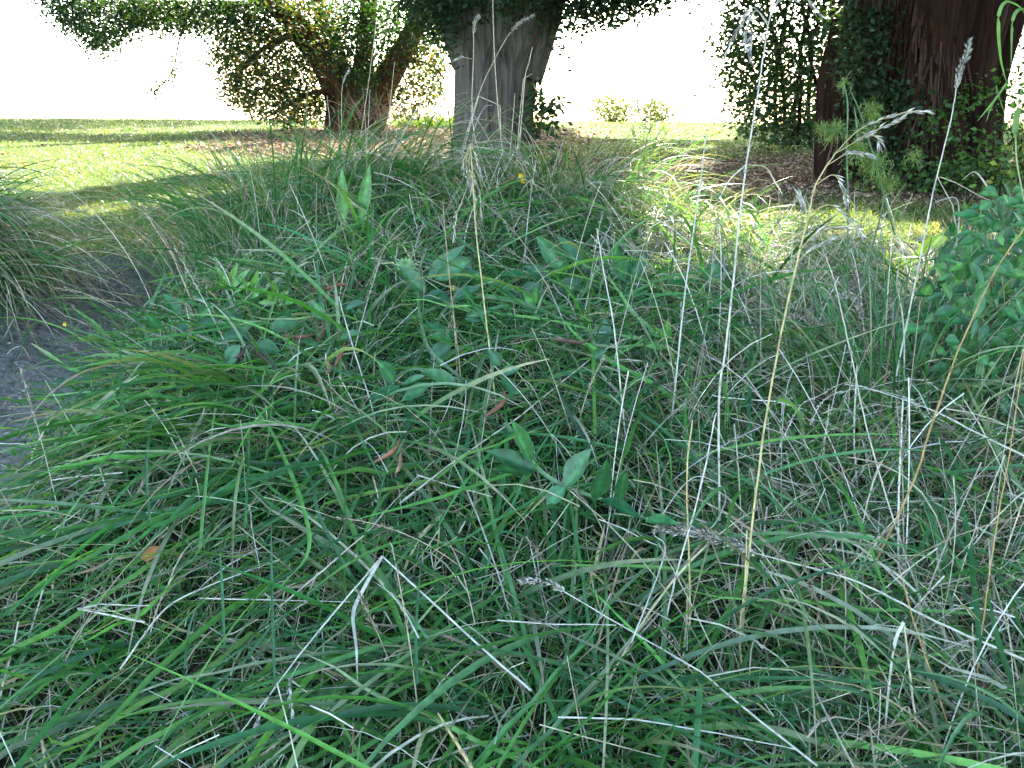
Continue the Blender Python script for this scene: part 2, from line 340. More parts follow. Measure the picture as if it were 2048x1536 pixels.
def left_tree():
    t = thing('evergreen_tree', P(700, 246, 20), 'spreading red-barked tree on the crest, its boughs overhanging the sunny lawn at left', 'tree')
    a = Acc(); rf = ridges(1.6, .22, .5, 3., .05, 4)
    limb(a, [(690, 262), (680, 200), (650, 130), (598, 60), (545, 0), (480, -80), (400, -200)], 20, [40, 29, 25, 23, 21, 17, 10], rf)
    limb(a, [(700, 262), (690, 170), (668, 90), (640, 20), (620, -60), (600, -200)], [20, 20, 20.3, 20.5, 20.8, 21], [30, 18, 14, 13, 12, 9], rf)
    limb(a, [(715, 262), (722, 170), (730, 90), (738, 0), (742, -100), (760, -260)], 20, [36, 20, 17, 16, 15, 11], rf)
    limb(a, [(730, 262), (760, 180), (795, 120), (828, 60), (850, 0), (900, -120)], [20, 19.8, 19.7, 19.6, 19.5, 19], [34, 27, 23, 20, 18, 11], rf)
    a.build('trunk', B_RED, t, True)
    a = Acc()
    for pts, r in (([(560, 20), (440, -30), (300, -35), (180, -20), (90, -10)], [12, 9, 6, 4, 2]), ([(600, 60), (540, 90), (490, 130), (470, 180)], [8, 5, 3, 2]),
                   ([(660, 180), (610, 190), (560, 220), (530, 235)], [6, 4, 3, 1]), ([(420, -30), (365, 60), (345, 140), (305, 190)], [3, 2, 1.4, 1]),
                   ([(300, -35), (240, 20), (220, 80)], [4, 2.5, 1.2]), ([(800, 120), (860, 130), (890, 160)], [5, 3, 1.5])):
        a = Acc(); limb(a, pts, 19.5, r, None, 8); a.build('bough', B_RED, t, True)
    a = Acc()
    for poly, n, per, sg, c in (
        ([(60, -20), (95, 20), (150, 65), (205, 108), (240, 95), (300, 30), (330, -20)], 420, 16, .13, TL),
        ([(250, -30), (260, 55), (330, 55), (400, 60), (440, 40), (520, 60), (560, -30)], 700, 18, .15, TL),
        ([(340, 105), (356, 115), (352, 160), (318, 180), (296, 198), (300, 170), (335, 140)], 30, 6, .07, TL),
        ([(430, 60), (560, 50), (620, 110), (655, 200), (640, 240), (560, 244), (500, 230), (450, 190), (440, 140), (415, 110)], 740, 16, .13, TLw),
        ([(520, -30), (580, 60), (640, 140), (700, 120), (640, -30)], 260, 16, .16, TLw),
        ([(640, -40), (660, 60), (700, 180), (740, 190), (790, 110), (880, 60), (900, -40)], 620, 16, .15, TF),
        ([(800, 90), (890, 60), (895, 180), (850, 215), (800, 235), (780, 190)], 290, 12, .13, TLw+[(.2, .22, .03)]),  # yellow sunlight on these leaves is put into their colour
        ([(500, -200), (-100, -260), (-60, -60), (500, -60)], 260, 12, .25, TL)):
        cloud(a, poly, 18.6, 21.4, n, per, sg, .082, c)
    upper(a, [((-4, 20, 6.5), (5.5, 5, 2.8), 1), ((-8, 17, 7.5), (4, 4, 2.5), .6), ((-2, 23, 10), (6, 4, 3), .7), ((-7.5, 22, 9), (5, 4, 3), .6), ((-5, 16, 8.5), (4, 3.5, 2.5), .6)], 15000, .24, TL)
    a.build('crown', M_LEAF, t)
    # pale dead suckers and brushwood at the foot
    a = Acc(); n = 130; r0 = np.array([P(760, 236, 19.2)])+R.standard_normal((n, 3))*[.35, .2, .05]
    C = grow(r0, R.uniform(0, 6.28, n), R.uniform(.3, 1.3, n), R.uniform(-.3, 1.6, n), R.uniform(.3, .75, n), 5)
    ribbon(a, C, np.full(n, .02), R.uniform(-1, 1, n), pick([(.4, .3, .2), (.3, .2, .13), (.5, .42, .3)], n)); a.build('dead_suckers', M_STRAW, t)
    n = 110; a = Acc(); r0 = np.array([P(860, 244, 21)])+R.standard_normal((n, 3))*[.5, .3, 0]; r0[:, 2] = H(r0[:, 0], r0[:, 1])
    return t
left_tree()

def centre_tree():
    t = thing('grey_trunk_tree', P(985, 392, 9), 'large tree with thick grey fissured forking trunk rising behind the grass bank', 'tree')
    a = Acc(); rf = ridges(4.4, .15, .3, 8., .02, 7)
    limb(a, [(985, 410), (982, 350), (984, 280), (985, 210), (990, 140), (1000, 75), (1010, 10), (1015, -60)], 9, [98, 83, 75, 71, 74, 86, 98, 92], rf, 130, 26)
    limb(a, [(955, 120), (925, 45), (888, -15), (835, -110), (780, -260)], [9, 9, 8.9, 8.7, 8.3], [50, 46, 36, 28, 20], rf, 60, 12)
    limb(a, [(1035, 150), (1062, 70), (1088, 5), (1110, -60), (1160, -260)], [9, 9, 9, 9, 8.8], [44, 42, 36, 32, 24], rf, 60, 12)
    limb(a, [(1000, 30), (1000, -60), (990, -240)], [9.1, 9.2, 9.4], [80, 60, 40], rf, 60, 12)
    for k in range(5):   # root flare
        th = k/7*6.28+.3; p0 = P(985, 345, 9); d = np.array([math.sin(th), math.cos(th), 0])
        q = p0+d*.62; q[2] = H(q[0], q[1])-.04
        tube(a, smooth_path([p0+d*.22+[0, 0, .2], p0+d*.34+[0, 0, -.05], q], 6), np.linspace(.1, .05, 13), (1, 1, 1), 16)
    a.build('trunk', B_GREY, t, True)
    a = Acc()
    for poly, n, per, sg in (
        ([(870, -60), (885, 35), (930, 30), (1000, 45), (1060, 20), (1090, 60), (1110, -60)], 230, 14, .07),
        ([(1100, -60), (1110, 40), (1150, 50), (1230, 45), (1290, 20), (1370, -10), (1400, -60)], 330, 14, .08),
        ([(1090, 70), (1120, 60), (1140, 100), (1115, 160), (1100, 140)], 16, 4, .05),
        ([(780, -60), (800, 20), (870, 60), (905, 110), (900, -60)], 200, 12, .08)):
        cloud(a, poly, 8.3, 9.3, n, per, sg, .05, TF if n == 230 else TL)
    upper(a, [((.5, 9, 6), (4.2, 4.2, 2.6), 1.3), ((-3.5, 8, 5.5), (3.2, 3.5, 2), .8), ((1.8, 6.5, 5), (3, 3, 1.6), .8), ((2, 11, 9), (4.5, 4, 2.5), .8), ((-2, 12, 8.5), (4, 3, 2.5), .6)], 15000, .2, TL)
    a.build('crown', M_LEAF, t)
    a = Acc()
    for pts in ([(1050, 330), (1060, 250), (1068, 190), (1066, 150)], [(1055, 330), (1075, 260), (1095, 215), (1115, 190)], [(1050, 330), (1080, 300), (1110, 290)]):
        limb(a, pts, 8.6, [2.5, 1.8, 1], None, 6)
    a.build('sucker_shoot', B_RED, t)
    a = Acc(); cloud(a, [(1050, 340), (1055, 160), (1075, 160), (1085, 200), (1118, 185), (1120, 215), (1095, 240), (1125, 250), (1115, 310), (1090, 345)], 8.4, 8.8, 70, 4, .035, .075, TL)
    a.build('sucker_leaves', M_LEAF, t)
centre_tree()

def right_tree():
    t = thing('shaggy_redwood_tree', P(1860, 398, 8), 'massive dark red shaggy multi-stemmed tree filling the top right corner', 'tree')
    a = Acc(); rf = ridges(4.2, .42, .22, 5., .07, 6)
    limb(a, [(1700, 350), (1694, 240), (1692, 150), (1712, 60), (1716, -20), (1722, -160)], 8.6, [64, 56, 52, 48, 50, 46], rf, 60, 12)
    limb(a, [(1885, 400), (1890, 300), (1885, 200), (1885, 100), (1890, 0), (1900, -200)], 8, [120, 92, 88, 98, 112, 110], rf, 110, 14)
    limb(a, [(1790, 380), (1782, 280), (1775, 180), (1782, 80), (1795, -20), (1800, -200)], 8.3, [70, 52, 46, 50, 58, 50], rf, 70, 12)
    limb(a, [(1965, 395), (1960, 280), (1968, 160), (1985, 60), (2000, -30), (2020, -200)], 8.2, [55, 40, 42, 50, 55, 50], rf, 70, 12)
    a.build('trunk', B_DARK, t, True)
    a = Acc(); n = 1700     # hanging fibrous bark
    px = np.concatenate([R.normal(1885, 66, 1150), R.normal(1780, 32, 350), R.normal(1975, 28, 200)]); py = R.uniform(-60, 300, n); dd = np.where(px < 1830, 7.93, 7.6)-.0
    r0 = np.array([P(x_, y_, d_) for x_, y_, d_ in zip(px, py, dd)]); r0[:, 1] += .35*((px-1885)/90)**2*(px >= 1830)
    C = grow(r0, R.uniform(0, 6.28, n), R.uniform(-1.57, -1.25, n), R.uniform(-.12, .1, n), R.uniform(.15, .6, n), 5)
    ribbon(a, C, R.uniform(.004, .018, n), R.uniform(-1.5, 1.5, n), pick([(.085, .038, .025), (.045, .024, .018), (.11, .056, .04), (.028, .017, .013), (.065, .028, .02)], n), shape='x')
    a.build('bark_strips', M_POD, t)
    a = Acc()
    for poly, n, per, sg, c, y0, y1 in (
        ([(1655, -60), (1680, 60), (1690, 180), (1720, 310), (1790, 300), (1790, 120), (1750, -60)], 260, 12, .07, [(.03, .07, .028), (.022, .05, .025)], 7.6, 8.2),
        ([(1780, 170), (1830, 160), (1850, 330), (1790, 370), (1740, 330)], 60, 9, .06, TF, 7.4, 7.9),
        ([(1830, 240), (1880, 180), (2000, 150), (2010, 320), (1950, 350), (1850, 330)], 80, 8, .06, [(.07, .17, .03), (.05, .13, .03)], 7.3, 7.8),
        ([(1980, 150), (2060, 60), (2200, 100), (2200, 380), (1990, 380)], 170, 9, .08, TF+[(.10, .16, .04)], 7.6, 9.5),
        ([(1700, -200), (2300, -200), (2300, -40), (1700, -40)], 200, 12, .14, TL, 7.4, 9.5)):
        cloud(a, poly, y0, y1, n, per, sg, .05, c)
    upper(a, [((4.5, 9, 6), (4, 4, 2.8), 1), ((5, 12, 8.5), (5, 4, 3), .9), ((6.5, 7.5, 5.5), (3.5, 3.5, 2.5), .7), ((8, 15, 8), (5, 5, 3), .8), ((3, 14.5, 11), (4, 4, 2.5), .6)], 15000, .2, TL)
    a.build('crown', M_LEAF, t)
right_tree()

def undergrowth(name, label, polys):
    c = P(polys[0][0][0][0], polys[0][0][0][1], polys[0][1]); t = thing(name, (c[0], c[1], float(H(c[0], c[1]))), label, 'shrub'); a = Acc(); b_ = Acc()
    for poly, y0, y1, n, per, sg, size, cols in polys:
        cloud(a, poly, y0, y1, n, per, sg, size, cols)
        q = np.array(poly)
        for k in range(14):
            e = P(R.uniform(q[:, 0].min()+10, q[:, 0].max()-10), R.uniform(q[:, 1].min()+10, q[:, 1].mean()), (y0+y1)/2); r_ = e.copy(); r_[0] += R.normal(0, .1); r_[2] = float(H(r_[0], r_[1]))
            tube(b_, smooth_path([r_, (r_+e)/2+R.normal(0, .03, 3), e], 4), np.linspace(.006, .002, 9), (1, 1, 1), 5)
    b_.build('stem', B_DARK, t); a.build('foliage', M_LEAF, t)
UG = [(.04, .10, .03), (.06, .14, .035), (.03, .075, .025), (.08, .17, .04)]
undergrowth('leafy_shrub', 'low leafy undergrowth hiding the foot of the shaggy red trunk', [([(1700, 400), (1690, 330), (1740, 300), (1800, 340), (1880, 330), (1960, 310), (2010, 330), (2030, 420), (1900, 425), (1780, 415)], 6.9, 7.5, 190, 9, .06, .045, UG)])
undergrowth('leafy_shrub', 'taller sunlit weeds and shoots between the shaggy trunk and the right edge', [([(1975, 430), (1985, 300), (2020, 220), (2090, 180), (2200, 190), (2200, 440)], 5.2, 6.4, 170, 9, .06, .042, UG+[(.14, .2, .04)])])
def holly_tree():
    t = thing('small_leaved_tree', P(1540, 262, 13.5), 'dense dark small-leaved slim-stemmed tree just left of the shaggy red trunk', 'tree')
    a = Acc()
    for k in range(6):
        x0 = 1550+k*17+R.uniform(-5, 5)
        limb(a, [(x0, 290), (x0+R.uniform(-8, 8), 200), (x0+R.uniform(-20, 20), 100), (x0+R.uniform(-30, 20), 0), (x0, -150)], 13.5+R.uniform(-.4, .5), [4.5, 4, 3.5, 3, 2], None, 8)
    a.build('trunk', B_DARK, t, True)
    a = Acc()
    cloud(a, [(1445, 60), (1470, 10), (1450, -60), (1700, -60), (1700, 200), (1650, 290), (1560, 292), (1480, 262), (1455, 180), (1430, 80)], 12.6, 14.4, 1150, 10, .12, .075, [(.022, .06, .03), (.03, .075, .03), (.04, .09, .03)])
    cloud(a, [(1560, 170), (1650, 170), (1660, 262), (1570, 262)], 13.2, 14.2, 50, 8, .09, .08, [(.09, .15, .03)])
    cloud(a, [(1480, -250), (1800, -250), (1750, -50), (1450, -50)], 12.5, 14.5, 200, 12, .2, .09, TL)
    upper(a, [((3.5, 14, 5.5), (3, 2.5, 2), .5)], 12000, .2, TL)
    a.build('crown', M_LEAF, t)
holly_tree()

def bush(name, px0, px1, top, base, y, n, cols, label, size):
    c = P((px0+px1)/2, base, y); t = thing(name, c, label, 'bush', None)
    wpx = (px1-px0)/2; cx = (px0+px1)/2; a = Acc(); b_ = Acc()
    for k in range(7):
        e = P(cx+R.uniform(-.7, .7)*wpx, base-(base-top)*R.uniform(.5, .9), y); tube(b_, smooth_path([c-[0, 0, .3], (c+e)/2+R.normal(0, .1, 3), e], 4), np.linspace(.04, .01, 9), (1, 1, 1), 5)
    b_.build('stem', B_RED, t)
    poly = [(cx+wpx*math.cos(q)*(.85+.15*math.sin(5*q)), base-(base-top)*(.45+.55*math.sin(q)*(1+.12*math.cos(4*q)))) for q in np.linspace(0, 6.28, 20)[:-1]]
    cloud(a, poly, y-1, y+1, n, 8, size*1.8, size, cols); a.build('foliage', M_LEAF, t)
bush('bush', 1180, 1275, 186, 256, 33, 240, [(.10, .14, .06), (.14, .18, .07), (.07, .11, .05)], 'wider pale sunlit bush on the skyline, left one of the pair beyond the crest', .11)
bush('bush', 1274, 1350, 200, 256, 31, 170, [(.07, .10, .05), (.10, .13, .06)], 'darker narrow bush on the skyline, right one of the pair beyond the crest', .11)

def lily_clump(px0, px1, py, y, n, label, h=.5):
    t = thing('strappy_plant_clump', P((px0+px1)/2, py, y), label, 'plant'); a = Acc()
    r0 = np.array([P(R.uniform(px0, px1), py, y+R.uniform(-.5, .5)) for _ in range(n)]); r0[:, 2] = H(r0[:, 0], r0[:, 1])-.02
    ribbon(a, grow(r0, R.uniform(0, 6.28, n), R.uniform(.9, 1.5, n), R.uniform(.2, 1.4, n), R.uniform(.5, 1.1, n)*h, 5), R.uniform(.02, .045, n), R.uniform(-1.2, 1.2, n), pick([(.12, .19, .04), (.08, .15, .04), (.2, .24, .06)], n))
    a.build('leaves', M_BROAD, t)
lily_clump(790, 910, 246, 22, 240, 'sunny strap-leaved clump on the crest between the red tree and the grey trunk', .42)

# unseen trees added to shade lawn and bank; their crowns close the canopy
for nm, lc, blobs, lab in (
    ('added_shade_tree', (-17.5, 30), [((-13, 29, 8.5), (6.5, 6, 3), 1.2), ((-17, 33, 8), (5, 4, 3), .5)], 'added shade tree out of the frame at far left beyond the lawn'),
    ('added_shade_tree', (-24, 41), [((-11, 38, 9.8), (8, 5, 2.6), 1.3), ((-19, 40, 9.5), (6, 5, 3), .7)], 'added shade tree out of the frame beyond the crest at far left'),
    ('added_shade_tree', (11.8, 28), [((5, 27, 8.2), (6, 4.5, 2.4), 1.3), ((9, 30, 9), (5, 4, 3), .5), ((3.5, 24, 8), (4, 3, 1.8), .6)], 'added shade tree hidden behind the shaggy red trunk, its high crown shading the mulch'),
    ('added_shade_tree', (7.5, 3.5), [((3, 3.5, 4.8), (3.8, 3.2, 1.5), 1.2), ((5, 5, 6.5), (4, 3.2, 2), .8)], 'added shade tree out of the frame beside the right end of the grass bank')):
    z0 = float(H(*lc)); t = thing(nm, (lc[0], lc[1], z0), lab, 'tree'); a = Acc()
    tube(a, smooth_path([(lc[0], lc[1], z0-.2), (lc[0]+.1, lc[1], z0+3), np.array(blobs[0][0])*.5+np.array([lc[0], lc[1], z0+5])*.5, blobs[0][0]], 10), np.linspace(.45, .1, 31), (1, 1, 1), 40, ridges(2, .15, .4, 2.))
    a.build('trunk', B_GREY, t, True); a = Acc(); upper(a, blobs, 15000, .2, TL); a.build('crown', M_LEAF, t)

# ---------------------------------------------------------------- lawn and litter
def lawn_pts(n, y0, y1, mrg=1.15):
    y = np.exp(R.uniform(np.log(y0), np.log(y1), n)); x = R.uniform(-1, 1, n)*y*.53*mrg
    return x, y
a = Acc(); x, y = lawn_pts(190000, 3.75, 34)
keep = (R.random(len(x)) > .88*mulch(x, y)) & (bare(x, y) < .3) & ((y > 4.2) | (x < XB(y)-.1))
x, y = x[keep], y[keep]; n = len(x); far = np.clip(y/8, 1, 3.2)
patch = fbm(x*1.3, y*1.3, 12.)
C = grow(np.stack([x, y, H(x, y)-.005], 1), R.uniform(0, 6.28, n), R.uniform(.5, 1.4, n), R.uniform(.2, 1.4, n), R.uniform(.025, .06, n)*(1+.6*(patch > .55)), 2)
col = pick([(.085, .15, .04), (.065, .13, .04), (.12, .18, .05), (.17, .19, .06)], n); dry = R.random(n) < .05+.35*(patch < .36)
col[dry] = pick([(.26, .22, .13), (.2, .16, .09)], dry.sum())
ribbon(a, C, .0035*far*R.uniform(.7, 1.3, n)*1.3, R.uniform(-1.2, 1.2, n), col)
tag(a.build('lawn_grass', M_BLADE), 'short mown lawn grass spreading behind the bank up to the skyline', 'grass', kind='stuff')
a = Acc(); x, y = lawn_pts(150000, 4.6, 30)
keep = R.random(len(x)) < np.maximum(mulch(x, y), .03); x, y = x[keep], y[keep]; n = len(x)
leaves(a, np.stack([x, y, H(x, y)+R.uniform(.002, .012, n)*(1+y/15)], 1), R.uniform(.02, .05, n)*np.clip(y/9, .8, 2), pick([(.26, .17, .11), (.38, .27, .18), (.16, .10, .07), (.46, .36, .26), (.10, .06, .045)], n, .2), .5, .1)
tag(a.build('leaf_litter', M_LITTER), 'brown fallen leaves and bark mulch under the trees', 'leaf litter', kind='stuff')

# ---------------------------------------------------------------- the bank's sward
def bank_pts(n, margin=.0, y0=.55, y1=4.25, pw=1.):
    x = R.uniform(-1.5, 2.7, n*4); y = y0+(y1-y0)*R.random(n*4)**pw
    k = (x > XB(y)+margin) & (np.abs(x) < y*.6+.35); x, y = x[k][:n], y[k][:n]; return x, y
def flow(x, y):            # heading the long blades are combed in
    left = sst(.5, -.5, x)*sst(2.6, 1.5, y); base = math.radians(-134)
    return base, left
CLEAR = [(*at(q[0], q[1])[:2], q[2]) for q in ((1060, 930, .16), (1190, 980, .14), (900, 640, .24), (850, 760, .15), (1240, 570, .26), (1120, 540, .2), (1370, 590, .16), (430, 680, .2), (520, 640, .16), (660, 640, .15), (990, 800, .1))]
def clear(x, y):
    r = np.ones(len(x))
    for a_, b_, c_ in CLEAR: r = np.minimum(r, .22+.78*sst(.6, 1.15, np.hypot(x-a_, (y-b_+.04)*.8)/c_))
    return r
def sward(name, n, ln, wd, el, dr, cols, mat, label, clr, S_=4, margin=.02, seed=0, ywt=None, keepf=None, tipc=None, comb=.0, shape='blade', pw=1.15, y1=4.25):
    x, y = bank_pts(n, margin, pw=pw, y1=y1); 
    if keepf is not None: k = R.random(len(x)) < keepf(x, y); x, y = x[k], y[k]
    elo = 0
    if ln[1] > .13: k = R.random(len(x)) < clear(x, y); x, y = x[k], y[k]
    n = len(x); az = R.uniform(-np.pi, np.pi, n)
    if comb: 
        b_, l_ = flow(x, y); m_ = R.random(n) < comb*l_; az = np.where(m_, b_+R.normal(0, .33, n), az)
        elo = np.where(m_, -.42, 0.); edge = (x-XB(y) < .35) & (R.random(n) < .7) & (y > 1.9); az = np.where(edge, math.radians(-118)+R.normal(0, .5, n), az)
    lf = (1-.62*sst(.7, .15, x-XB(y))*(.6+.4*sst(1.6, 2., y)))*(1-.35*sst(2.7, 3.4, y))*(1-.3*sst(.7, 1.2, x)*sst(2.6, 3.2, y))
    C = grow(np.stack([x, y, H(x, y)-.01], 1), az, R.uniform(*el, n)+elo, R.uniform(*dr, n), R.uniform(*ln, n)*lf, S_, R.uniform(*clr, n), R.normal(0, .12 if ln[1] > .5 else .3, n))
    a = Acc(); c = pick(cols, n); tc = None
    if tipc is not None: tc = np.where(R.random((n, 1)) < .3, pick(tipc, n), c)
    ribbon(a, C, R.uniform(*wd, n), R.uniform(-1.1, 1.1, n), c, tc, shape=shape, fold=.18 if wd[1] > .006 else 0)
    tag(a.build(name, mat), label, 'grass', kind='stuff')
sward('fine_grass', 50000, (.04, .12), (.0014, .003), (.5, 1.45), (.2, 1.6), GREEN, M_BLADE, 'fine short green grass filling the bottom of the bank sward', (.0, .05))
sward('grass_thatch', 52000, (.05, .2), (.0010, .0024), (-.1, .9), (-.4, 1.4), STRAW+PALE[:2]+[(.2, .15, .1)], M_STRAW, 'tangled dead thatch of thin straw lying through the bank', (.0, .06), shape='x', keepf=lambda x, y: np.clip(.45+.5*sst(.1, .9, x)+.4*(fbm(x*3, y*3, 7.)-.4), .25, 1))
sward('meadow_grass', 11000, (.10, .27), (.0028, .006), (.3, 1.35), (.6, 2.0), GREEN+TEAL, M_BLADE, 'mid-length green grass arching over the whole bank', (.01, .07), 6, tipc=STRAW, comb=.8, keepf=lambda x, y: .95-.35*sst(.5, 1.2, x)-.3*sst(.3, -.3, x)*sst(2.3, 1.5, y))
sward('long_grass', 4600, (.28, .66), (.0045, .0108), (-.1, .75), (.2, 1.2), GREEN+TEAL+[(.13, .32, .06), (.10, .27, .05)], M_BLADE, 'long flattened green blades combed down the bank to the left', (.05, .15), 9, tipc=STRAW, comb=.95, keepf=lambda x, y: .4+.6*sst(.7, -.3, x)*sst(3.2, 2.4, y))
sward('dry_grass', 13000, (.12, .42), (.0010, .0026), (-.0, 1.4), (.0, 1.4), PALE+PALE+STRAW, M_STRAW, 'pale dead grass stalks strewn through the bank, thickest at the right', (.03, .10), 6, comb=.5, shape='x', keepf=lambda x, y: .15+.8*sst(.05, .75, x)*(.45+.9*(fbm(x*2.5, y*2.5, 17.)>.42)))
sward('dry_leaf_blades', 1100, (.08, .24), (.002, .006), (.2, 1.2), (.4, 2.2), [(.45, .40, .28), (.38, .30, .17), (.5, .42, .2), (.46, .42, .34)], M_STRAW, 'withered broad straw blades among the green', (.04, .10), 6, comb=.7)
# small clover and buttercup leaves low in the sward
a = Acc(); x, y = bank_pts(6500); k = fbm(x*4, y*4, 20.) > .46; x, y = x[k], y[k]; n = len(x)
p0 = np.stack([x, y, H(x, y)+R.uniform(.01, .06, n)], 1)
for j in range(3):
    leaves(a, p0+R.normal(0, .004, (n, 3)), R.uniform(.008, .018, n), pick([(.045, .15, .04), (.06, .18, .05)], n), .8, .3)
tag(a.build('ground_clover', M_BROAD), 'tiny clover and buttercup leaves low between the grass stems', 'clover', kind='stuff')
exec_later = []
# ---------------------------------------------------------------- tussocks
def tussock(px, py, rad, n, ln, label, wd=(.003, .006), cols=GREEN+TEAL, az=None, up=(.7, 1.4), dry=.3, dr=(.9, 2.4), pos=None, clr=(.02, .08)):
    c = np.array(pos) if pos is not None else at(px, py); c = np.array([c[0], c[1], float(H(c[0], c[1]))])
    t = thing('grass_tussock', c, label, 'grass tussock', 'grass tussocks on the bank')
    for nm, k, cc, mt, wk in (('green_blades', int(n*(1-dry)), cols, M_BLADE, 1.), ('dead_blades', int(n*dry), STRAW+PALE, M_STRAW, .6)):
        q = R.normal(0, 1, (k, 2))*rad*np.array([1, .8]); r0 = np.stack([c[0]+q[:, 0], c[1]+q[:, 1], H(c[0]+q[:, 0], c[1]+q[:, 1])-.01], 1)
        A = np.arctan2(q[:, 0], q[:, 1])+R.normal(0, .6, k)
        if az is not None: A = np.where(R.random(k) < .8, math.radians(az)+R.normal(0, .5, k), A)
        a = Acc(); C = grow(r0, A, R.uniform(*up, k), R.uniform(*dr, k), R.uniform(*ln, k), 9, R.uniform(*clr, k), R.normal(0, .2, k))
        cl_ = pick(cc, k); ribbon(a, C, R.uniform(*wd, k)*wk, R.uniform(-1, 1, k), cl_, np.where(R.random((k, 1)) < .35, pick(STRAW, k), cl_), fold=.15); a.build(nm, mt, t)
tussock(0, 0, .18, 2900, (.2, .5), 'big shaggy drooping tussock capping the left-hand mound at the picture edge', pos=(-1.98, 3.3, 0), az=140, up=(-.1, .9), dr=(.8, 1.8), clr=(.005, .05), dry=.45)
tussock(0, 0, .13, 1300, (.16, .42), 'lower drooping tussock on the left mound facing the bare hollow', pos=(-1.82, 3.05, 0), az=140, up=(-.3, .8), dr=(.5, 1.5), clr=(.005, .05), dry=.45)
tussock(0, 0, .17, 700, (.34, .62), 'bushy blue-green tussock on the mound top left of the grey trunk', pos=(-.80, 3.5, 0), cols=TEAL, dry=.3, up=(1.0, 1.5), dr=(.7, 2.2))
tussock(0, 0, .15, 560, (.32, .58), 'tussock behind the two upright dock leaves, left of the grey trunk', pos=(-.5, 3.6, 0), cols=TEAL+GREEN, dry=.3, up=(.8, 1.45))
tussock(0, 0, .16, 520, (.28, .52), 'arching tussock with tan stems at the right foot of the grey trunk', pos=(.2, 3.6, 0), dry=.45, up=(.7, 1.4))
tussock(0, 0, .16, 460, (.28, .5), 'sunlit yellow-green tussock on the mound edge right of the trunk', pos=(.62, 3.5, 0), cols=GREEN+[(.12, .22, .05)], dry=.3, up=(.4, 1.2))
tussock(0, 0, .14, 300, (.25, .45), 'loose tussock against the sunny strip, behind the tallest pale stem', pos=(.85, 3.2, 0), cols=GREEN+[(.10, .2, .05)], dry=.4, up=(.6, 1.3))
tussock(0, 0, .10, 240, (.22, .42), 'upright green tussock amid the dead stalks at right of centre', pos=(.82, 2.05, 0), cols=TEAL, dry=.15, up=(1.0, 1.5), dr=(.3, 1.2))
tussock(0, 0, .14, 330, (.22, .42), 'tussock with loose seed stems near the yellow backlit leaves', pos=(1.25, 2.9, 0), cols=GREEN, dry=.4, up=(.7, 1.4))
tussock(0, 0, .16, 120, (.3, .55), 'broad-bladed tussock bursting from the left middle of the bank', pos=(-.45, 1.95, 0), wd=(.006, .011), dry=.12, up=(0, .9), dr=(.5, 1.6), az=-152)
tussock(0, 0, .1, 110, (.35, .6), 'broad-bladed fan at the bottom centre of the picture', pos=(.05, 1.32, 0), wd=(.006, .011), dry=.12, up=(.2, 1.0), dr=(.4, 1.4))
tussock(0, 0, .12, 170, (.25, .5), 'dark broad blades in the bottom right corner', pos=(.78, 1.25, 0), wd=(.005, .009), cols=TEAL, dry=.2, up=(.6, 1.3))
tussock(0, 0, .13, 200, (.2, .36), 'dry brownish tussock overhanging the lip between lawn and hollow', pos=(-1.35, 4.02, 0), wd=(.002, .004), dry=.65, az=180, up=(-.2, .9))

# ---------------------------------------------------------------- single stalks
def spikelets(acc, path, rad, count, size, col, up=.5):
    path = np.asarray(path); L = len(path); u = R.uniform(0, L-1.001, count); i = u.astype(int); f = (u-i)[:, None]
    p = path[i]*(1-f)+path[i+1]*f; T = path[i+1]-path[i]; T /= np.linalg.norm(T, axis=1, keepdims=True)+1e-9
    o = R.standard_normal((count, 3)); o -= (o*T).sum(1, keepdims=True)*T; o /= np.linalg.norm(o, axis=1, keepdims=True)
    d = T*.85+o*up; d /= np.linalg.norm(d, axis=1, keepdims=True); prof = np.sin(np.pi*np.clip(u/(L-1), .06, .97))[:, None]**.5
    p = p+o*rad*R.uniform(.1, 1, (count, 1))*prof; s_ = np.cross(d, R.standard_normal((count, 3))); s_ /= np.linalg.norm(s_, axis=1, keepdims=True); n_ = np.cross(d, s_)
    sz = size*R.uniform(.7, 1.3, (count, 1))
    sw = .16 if size < .012 else .085
    V = np.stack([p, p+d*sz*.4+s_*sz*sw, p+d*sz, p+d*sz*.4-s_*sz*sw, p+d*sz*.4+n_*sz*sw*.9, p+d*sz*.4-n_*sz*sw*.9], 1)
    b = np.arange(count)[:, None]*6
    F = np.concatenate([b+np.array([[0, 1, 2, 4]]), b+np.array([[0, 4, 2, 3]]), b+np.array([[0, 3, 2, 5]]), b+np.array([[0, 5, 2, 1]])])
    acc.add(V, F, np.repeat(pick([col], count, .2), 6, 0))
STK = 'dry grass stalks on the bank'
